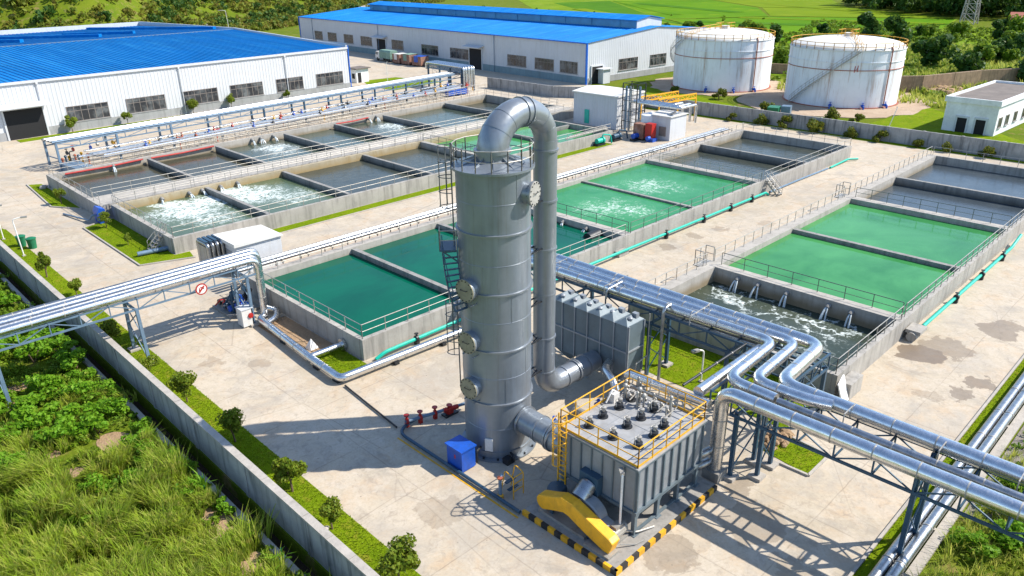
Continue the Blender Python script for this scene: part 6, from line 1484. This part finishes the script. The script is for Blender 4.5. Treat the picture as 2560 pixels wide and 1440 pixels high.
for i, (x, y, s, l) in enumerate(((133, 77.5, 2.0, 'round dark bush left of the white tanks on the bright grass'), (126, 64, 1.8, 'bush on the grass between the two white tanks'), (127, 53, 1.8, 'bush at the foot of the right white tank, left end of the low hedge'), (126.5, 48.5, 1.6, 'bush at the foot of the right white tank, right end of the low hedge'), (133.5, 88, 1.3, 'small bush at the near left foot of the left white tank'))): bush(x, y, s*.8, l, i+1, g)
# weedy field on the left
g = 'leafy bushes in the left field'
rs_ = random.Random(12); n_ = 0
LB = [(9.2, 60.5, 1.5), (7.0, 58.2, 1.7), (8.8, 56.0, 1.4), (9.6, 48.0, 1.3), (8.2, 46.2, 1.5), (7.4, 44.2, 1.3), (9.0, 43.6, 1.2), (10.2, 45.0, 1.0), (6.6, 47.2, 1.4), (10.2, 40.2, 1.0), (9.8, 39.0, 1.0), (4.8, 55.5, 1.6), (9.7, 68.5, 1.6), (8.6, 74.0, 1.8), (9.6, 80.0, 1.7), (7.0, 66.0, 1.8), (10.4, 34.4, .8), (10.6, 37.5, .9), (5.5, 51.6, 1.2), (8.1, 50.4, 1.2), (10.5, 55.6, 1.3), (10.3, 50.2, 1.1), (10.7, 47.3, .9), (5.2, 46.5, 1.2), (6.2, 49.2, 1.4), (10.9, 41.8, .7), (10.8, 36.0, .8), (10.9, 29.2, .7), (11.0, 31.6, .6), (10.6, 53.0, 1.2), (3.0, 52.0, 1.5), (10.2, 58.0, 1.3), (10.9, 24.2, .7), (8.6, 37.2, .8), (6.8, 37.8, .9), (4.8, 39.6, 1.0), (5.4, 35.6, .7), (8.9, 33.2, .6), (6.9, 31.4, .55), (3.4, 34.5, .7), (9.3, 28.9, .5), (4.3, 43.0, 1.2), (5.6, 28.4, .5), (2.6, 46.0, 1.4), (8.2, 26.0, .5), (7.9, 35.2, .6)]
for x, y, s in LB: bush(x, y, s, 'lush leafy green bush in the weedy field left of the long wall', n_, g, -.06, rs_.uniform(.6, .9)); n_ += 1
g = 'scrub bushes at the lower right'
for x, y, s in ((28.6, 3.6, .9), (30.0, 2.0, 1.1), (33.6, 4.4, 1.0), (35.4, 3.4, 1.2), (37.4, 3.9, 1.1), (39.6, 4.3, .9), (33.4, 1.4, 1.2), (42, 3.2, .9), (36.3, 1.2, 1.0)): bush(x, y, s, 'bright green scrub bush below the pipe bridge at the lower right', n_, g, -.06, .7); n_ += 1
# tall grass and weeds (stuff)
def tall_grass():
    rs = np.random.default_rng(3)
    n = 6800; P = np.stack([rs.uniform(-1, 11.0, n), 20+42*rs.beta(1.0, 1.9, n), np.full(n, -.06)], 1)
    for sx_, sy_, sr_ in ((10.6, 30.8, 1.0), (10.4, 27.0, .9), (9.9, 36.2, .7)): P = P[((P[:, 0]-sx_)*1.3)**2+(P[:, 1]-sy_)**2 > sr_*1.6]
    P = P[(P[:, 1]-41.6)**2+(P[:, 0]-9.4)**2 > 3.2]
    keep = (np.sin(P[:, 0]*1.3+P[:, 1]*.7)+np.sin(P[:, 0]*.6-P[:, 1]*1.1)+rs.normal(0, .6, len(P))) > -1.1
    P = P[keep]; h = .8*np.clip(1.15+.45*np.sin(P[:, 0]*.9)+.3*np.sin(P[:, 1]*.6)+rs.normal(0, .2, len(P)), .45, 2.1)*np.clip((48-P[:, 1])/14, .35, 1)
    # the rest grows in leaning clumps, each with its own height, with weeds and bare gaps between
    sel = rs.random(len(P)) < .42; A = blades(P[sel], h[sel]*.62, .02, rs, 11, .8)
    Q, hq, dq = [], [], []
    for i in range(430):
        c = np.array([rs.uniform(-.5, 10.9), 20.5+30*rs.beta(1.0, 1.5)])
        if (c[1]-41.6)**2+(c[0]-9.4)**2 < 3.4 or (c[0] > 9.6 and abs(c[1]-30.8) < 1.6) or (c[0] > 9.5 and abs(c[1]-27) < 1.3): continue
        m = int(rs.integers(7, 20)); rad = rs.uniform(.15, .5); hh_ = rs.uniform(.55, 1.75)*(1 if c[1] < 42 else .6); a_ = rs.uniform(0, 2*PI); ln_ = rs.uniform(.0, .45)*hh_
        p_ = np.zeros((m, 3)); p_[:, :2] = c+rs.normal(0, rad, (m, 2)); p_[:, 2] = -.06; Q.append(p_); hq.append(np.full(m, hh_)); dq.append(np.tile([math.cos(a_)*ln_, math.sin(a_)*ln_, 0], (m, 1)))
    Q, hq, dq = np.concatenate(Q), np.concatenate(hq), np.concatenate(dq)
    B = blades(Q, hq, .026, rs, 13, .55).reshape(-1, 6, 3); D = np.repeat(dq, 13, 0)
    B[:, 2:4] += (D*.35)[:, None]; B[:, 4:6] += D[:, None]
    o = mesh_obj('tall_grass', npmesh('tall_grass', np.concatenate([A, B.reshape(-1, 3)]), 6, 'grass')); struct(o, 'stuff')
    n = 2600; P = np.stack([rs.uniform(24, 60, n), rs.uniform(-6, 5.5, n), np.full(n, -.06)], 1)
    P = P[(P[:, 0]-P[:, 1]*1.2 < 38+rs.normal(0, 2, n))]
    o = mesh_obj('tall_grass', npmesh('tall_grass', blades(P, np.clip(rs.normal(.7, .25, len(P)), .2, 1.3), .018, rs, 12, .8), 6, 'grass')); struct(o, 'stuff')
    # knee-high weeds
    V = []
    for i in range(3400):
        x, y = rs.uniform(-4, 11.2), 20+rs.random()**.8*77; r = rs.uniform(.2, .5)*(1.8 if rs.random() < .12 else 1)
        if (y-41.6)**2+(x-9.4)**2 < 2.2 or rs.random() < .2+.4*math.sin(x*1.1+y*.5): continue
        p, u = crown_pts(int(60+60*r), r, r, r*.8, r*.4, rs, 4); p += np.array([x, y, 0]); V.append(leaf_quads(p, u, .085, rs))
    for i in range(260):
        x, y = rs.uniform(25, 60), rs.uniform(-5, 5.3); r = rs.uniform(.15, .45); p, u = crown_pts(40, r, r, r*.7, .15, rs, 4); p += np.array([x, y, 0]); V.append(leaf_quads(p, u, .08, rs))
    o = mesh_obj('weeds', npmesh('weeds', np.concatenate(V), 4, 'leaf_weed')); struct(o, 'stuff')
    # short blades that roughen the mown strips
    def fill(x0, x1, y0, y1, d): k = int((x1-x0)*(y1-y0)*d); return np.stack([rs.uniform(x0, x1, k), rs.uniform(y0, y1, k), np.full(k, .02)], 1)
    P = np.concatenate([fill(12.75, 15.12, 18, 62, 60), fill(12.75, 15.1, 62, 92, 25), fill(22.3, 24.6, 38.6, 42.5, 60), fill(21, 24.2, 70, 85, 22), fill(21.2, 23, 95, 106, 14), fill(37, 42.1, 15.3, 32, 22), fill(20.6, 70, 7.22, 7.74, 40), fill(33.9, 36.3, 12.4, 15, 40), fill(33, 88, 68, 69.5, 8)])
    o = mesh_obj('lawn_grass', npmesh('lawn_grass', blades(P, .09, .012, rs, 5, .8), 6, 'blade')); struct(o, 'stuff')
tall_grass()
for i, (x, y, rx, ry) in enumerate(((9.4, 41.6, 1.0, 1.5), (6.4, 40.6, .8, .5), (10.4, 30.8, .8, 1.6), (10.3, 27.0, .8, 1.2), (7.0, 53.0, 1.0, .6), (6.3, 43.2, .5, .4), (6.0, 50.9, 1.0, .9))): puddle('bare_soil', x, y, rx, ry, 'soil', 30+i, -.03)
def corn(x, y, label):
    rs = np.random.default_rng(int(x*10)); r = thing('leafy_plant', label, 'plant', (x, y, -.06))
    o = mesh_obj('leaves', npmesh('leaves', blades(np.array([[0, 0, .2], [0, 0, .5], [0, 0, .8]]), .8, .05, rs, 5, 1.2), 6, 'leaf_bush'), r); b = MB(); b.path([(0, 0, 0), (.03, 0, 1.3)], .025, 6); b.build('stalk', 'greenp', r, world=False)
corn(11.0, 26.0, 'broad leaved corn-like plant by the ditch near the bottom edge'); corn(10.8, 33.5, 'broad leaved plant at the ditch kerb half way up the field')
# trees and scrub beyond the storage tanks
BT = [crown_mesh('crown', 900, 1, 1, 1, 1.15, .16, 'leaf_dark' if k < 2 else 'leaf_scrub', 90+k, 9) for k in range(4)]
def back_tree(x, y, s, k, label, group):
    r = thing('scrub_tree', label, 'tree', (x, y, 0), R.uniform(0, 6), group); o = mesh_obj('crown', BT[k % 4], r); o.scale = (s, s, s*R.uniform(.75, 1.1)); b = MB(); b.path([(0, 0, -.1), (.1*s, 0, .7*s)], .09*s, 7, r2=.05*s); b.build('trunk', 'wood', r, world=False)
for i in range(34):
    x = R.uniform(190, 310); y = 22+(x-178)*.35+R.uniform(0, 34)
    back_tree(x, y, R.uniform(1.4, 3.2), i, 'dark rounded tree in the scrubland beyond the right storage tank', 'scrub trees beyond the storage tanks')
for i, (x, y, s, l) in enumerate(((268, 118, 3.0, 'round dark tree alone in front of the rice field behind the right storage tank'), (232, 82, 4.5, 'pair-like dark tree clump at the edge of the rice field'), (205, 62, 5.0, 'broad dark tree in the scrub above the white hut'), (236, 132, 2.2, 'dark tree just above the left storage tank'), (196, 52, 3.6, 'dark green tree left of the soil heap'), (250, 96, 4.6, 'dark tree before the lattice pylon'))): back_tree(x, y, s, i % 2, l, 'single trees beyond the tanks')
for i in range(26):
    x = R.uniform(178, 262); y = 72+(x-178)*.42+R.uniform(-6, 34)
    back_tree(x, y, R.uniform(1.5, 3.6), i, 'dark leafy tree in the thick scrub right behind the white tanks', 'trees right behind the white tanks')
for i in range(30):
    x = R.uniform(186, 262); y = 150+(x-186)*.25+R.uniform(-40, 60)
    back_tree(x, y, R.uniform(1.2, 2.6), i+1, 'small bushy tree on the meadow behind the ridged blue roof', 'bushy trees behind the ridged blue roof')
def far_scrub():
    rs = np.random.default_rng(21); V = []
    for i in range(2300):
        x = rs.uniform(162, 330); y = rs.uniform(10+(x-160)*.22, 98+(x-160)*.30); r = rs.uniform(.5, 1.7); p, u = crown_pts(38, r, r, r*.7, r*.3, rs, 4); p += np.array([x, y, 0]); V.append(leaf_quads(p, u, .34, rs))
    for i in range(900):
        x = rs.uniform(150, 330); y = rs.uniform(105+(x-150)*.25, 260+(x-150)*.5)
        if x > 225 and y < 345-.2*x+140 and y > 100: 
            if rs.random() < .93: continue
        r = rs.uniform(.5, 2.0); p, u = crown_pts(38, r, r, r*.7, r*.3, rs, 4); p += np.array([x, y, 0]); V.append(leaf_quads(p, u, .36, rs))
    o = mesh_obj('scrub', npmesh('scrub', np.concatenate(V), 4, 'leaf_scrub')); struct(o, 'stuff')
    n = 9000; x = rs.uniform(150, 260, n); P = np.stack([x, rs.uniform(8+(x-150)*.3, 75+(x-150)*.3), np.zeros(n)], 1)
    o = mesh_obj('meadow_grass', npmesh('meadow_grass', blades(P, np.clip(rs.normal(1.1, .3, n), .4, 2), .06, rs, 6, .8), 6, 'grass')); struct(o, 'stuff')
far_scrub()
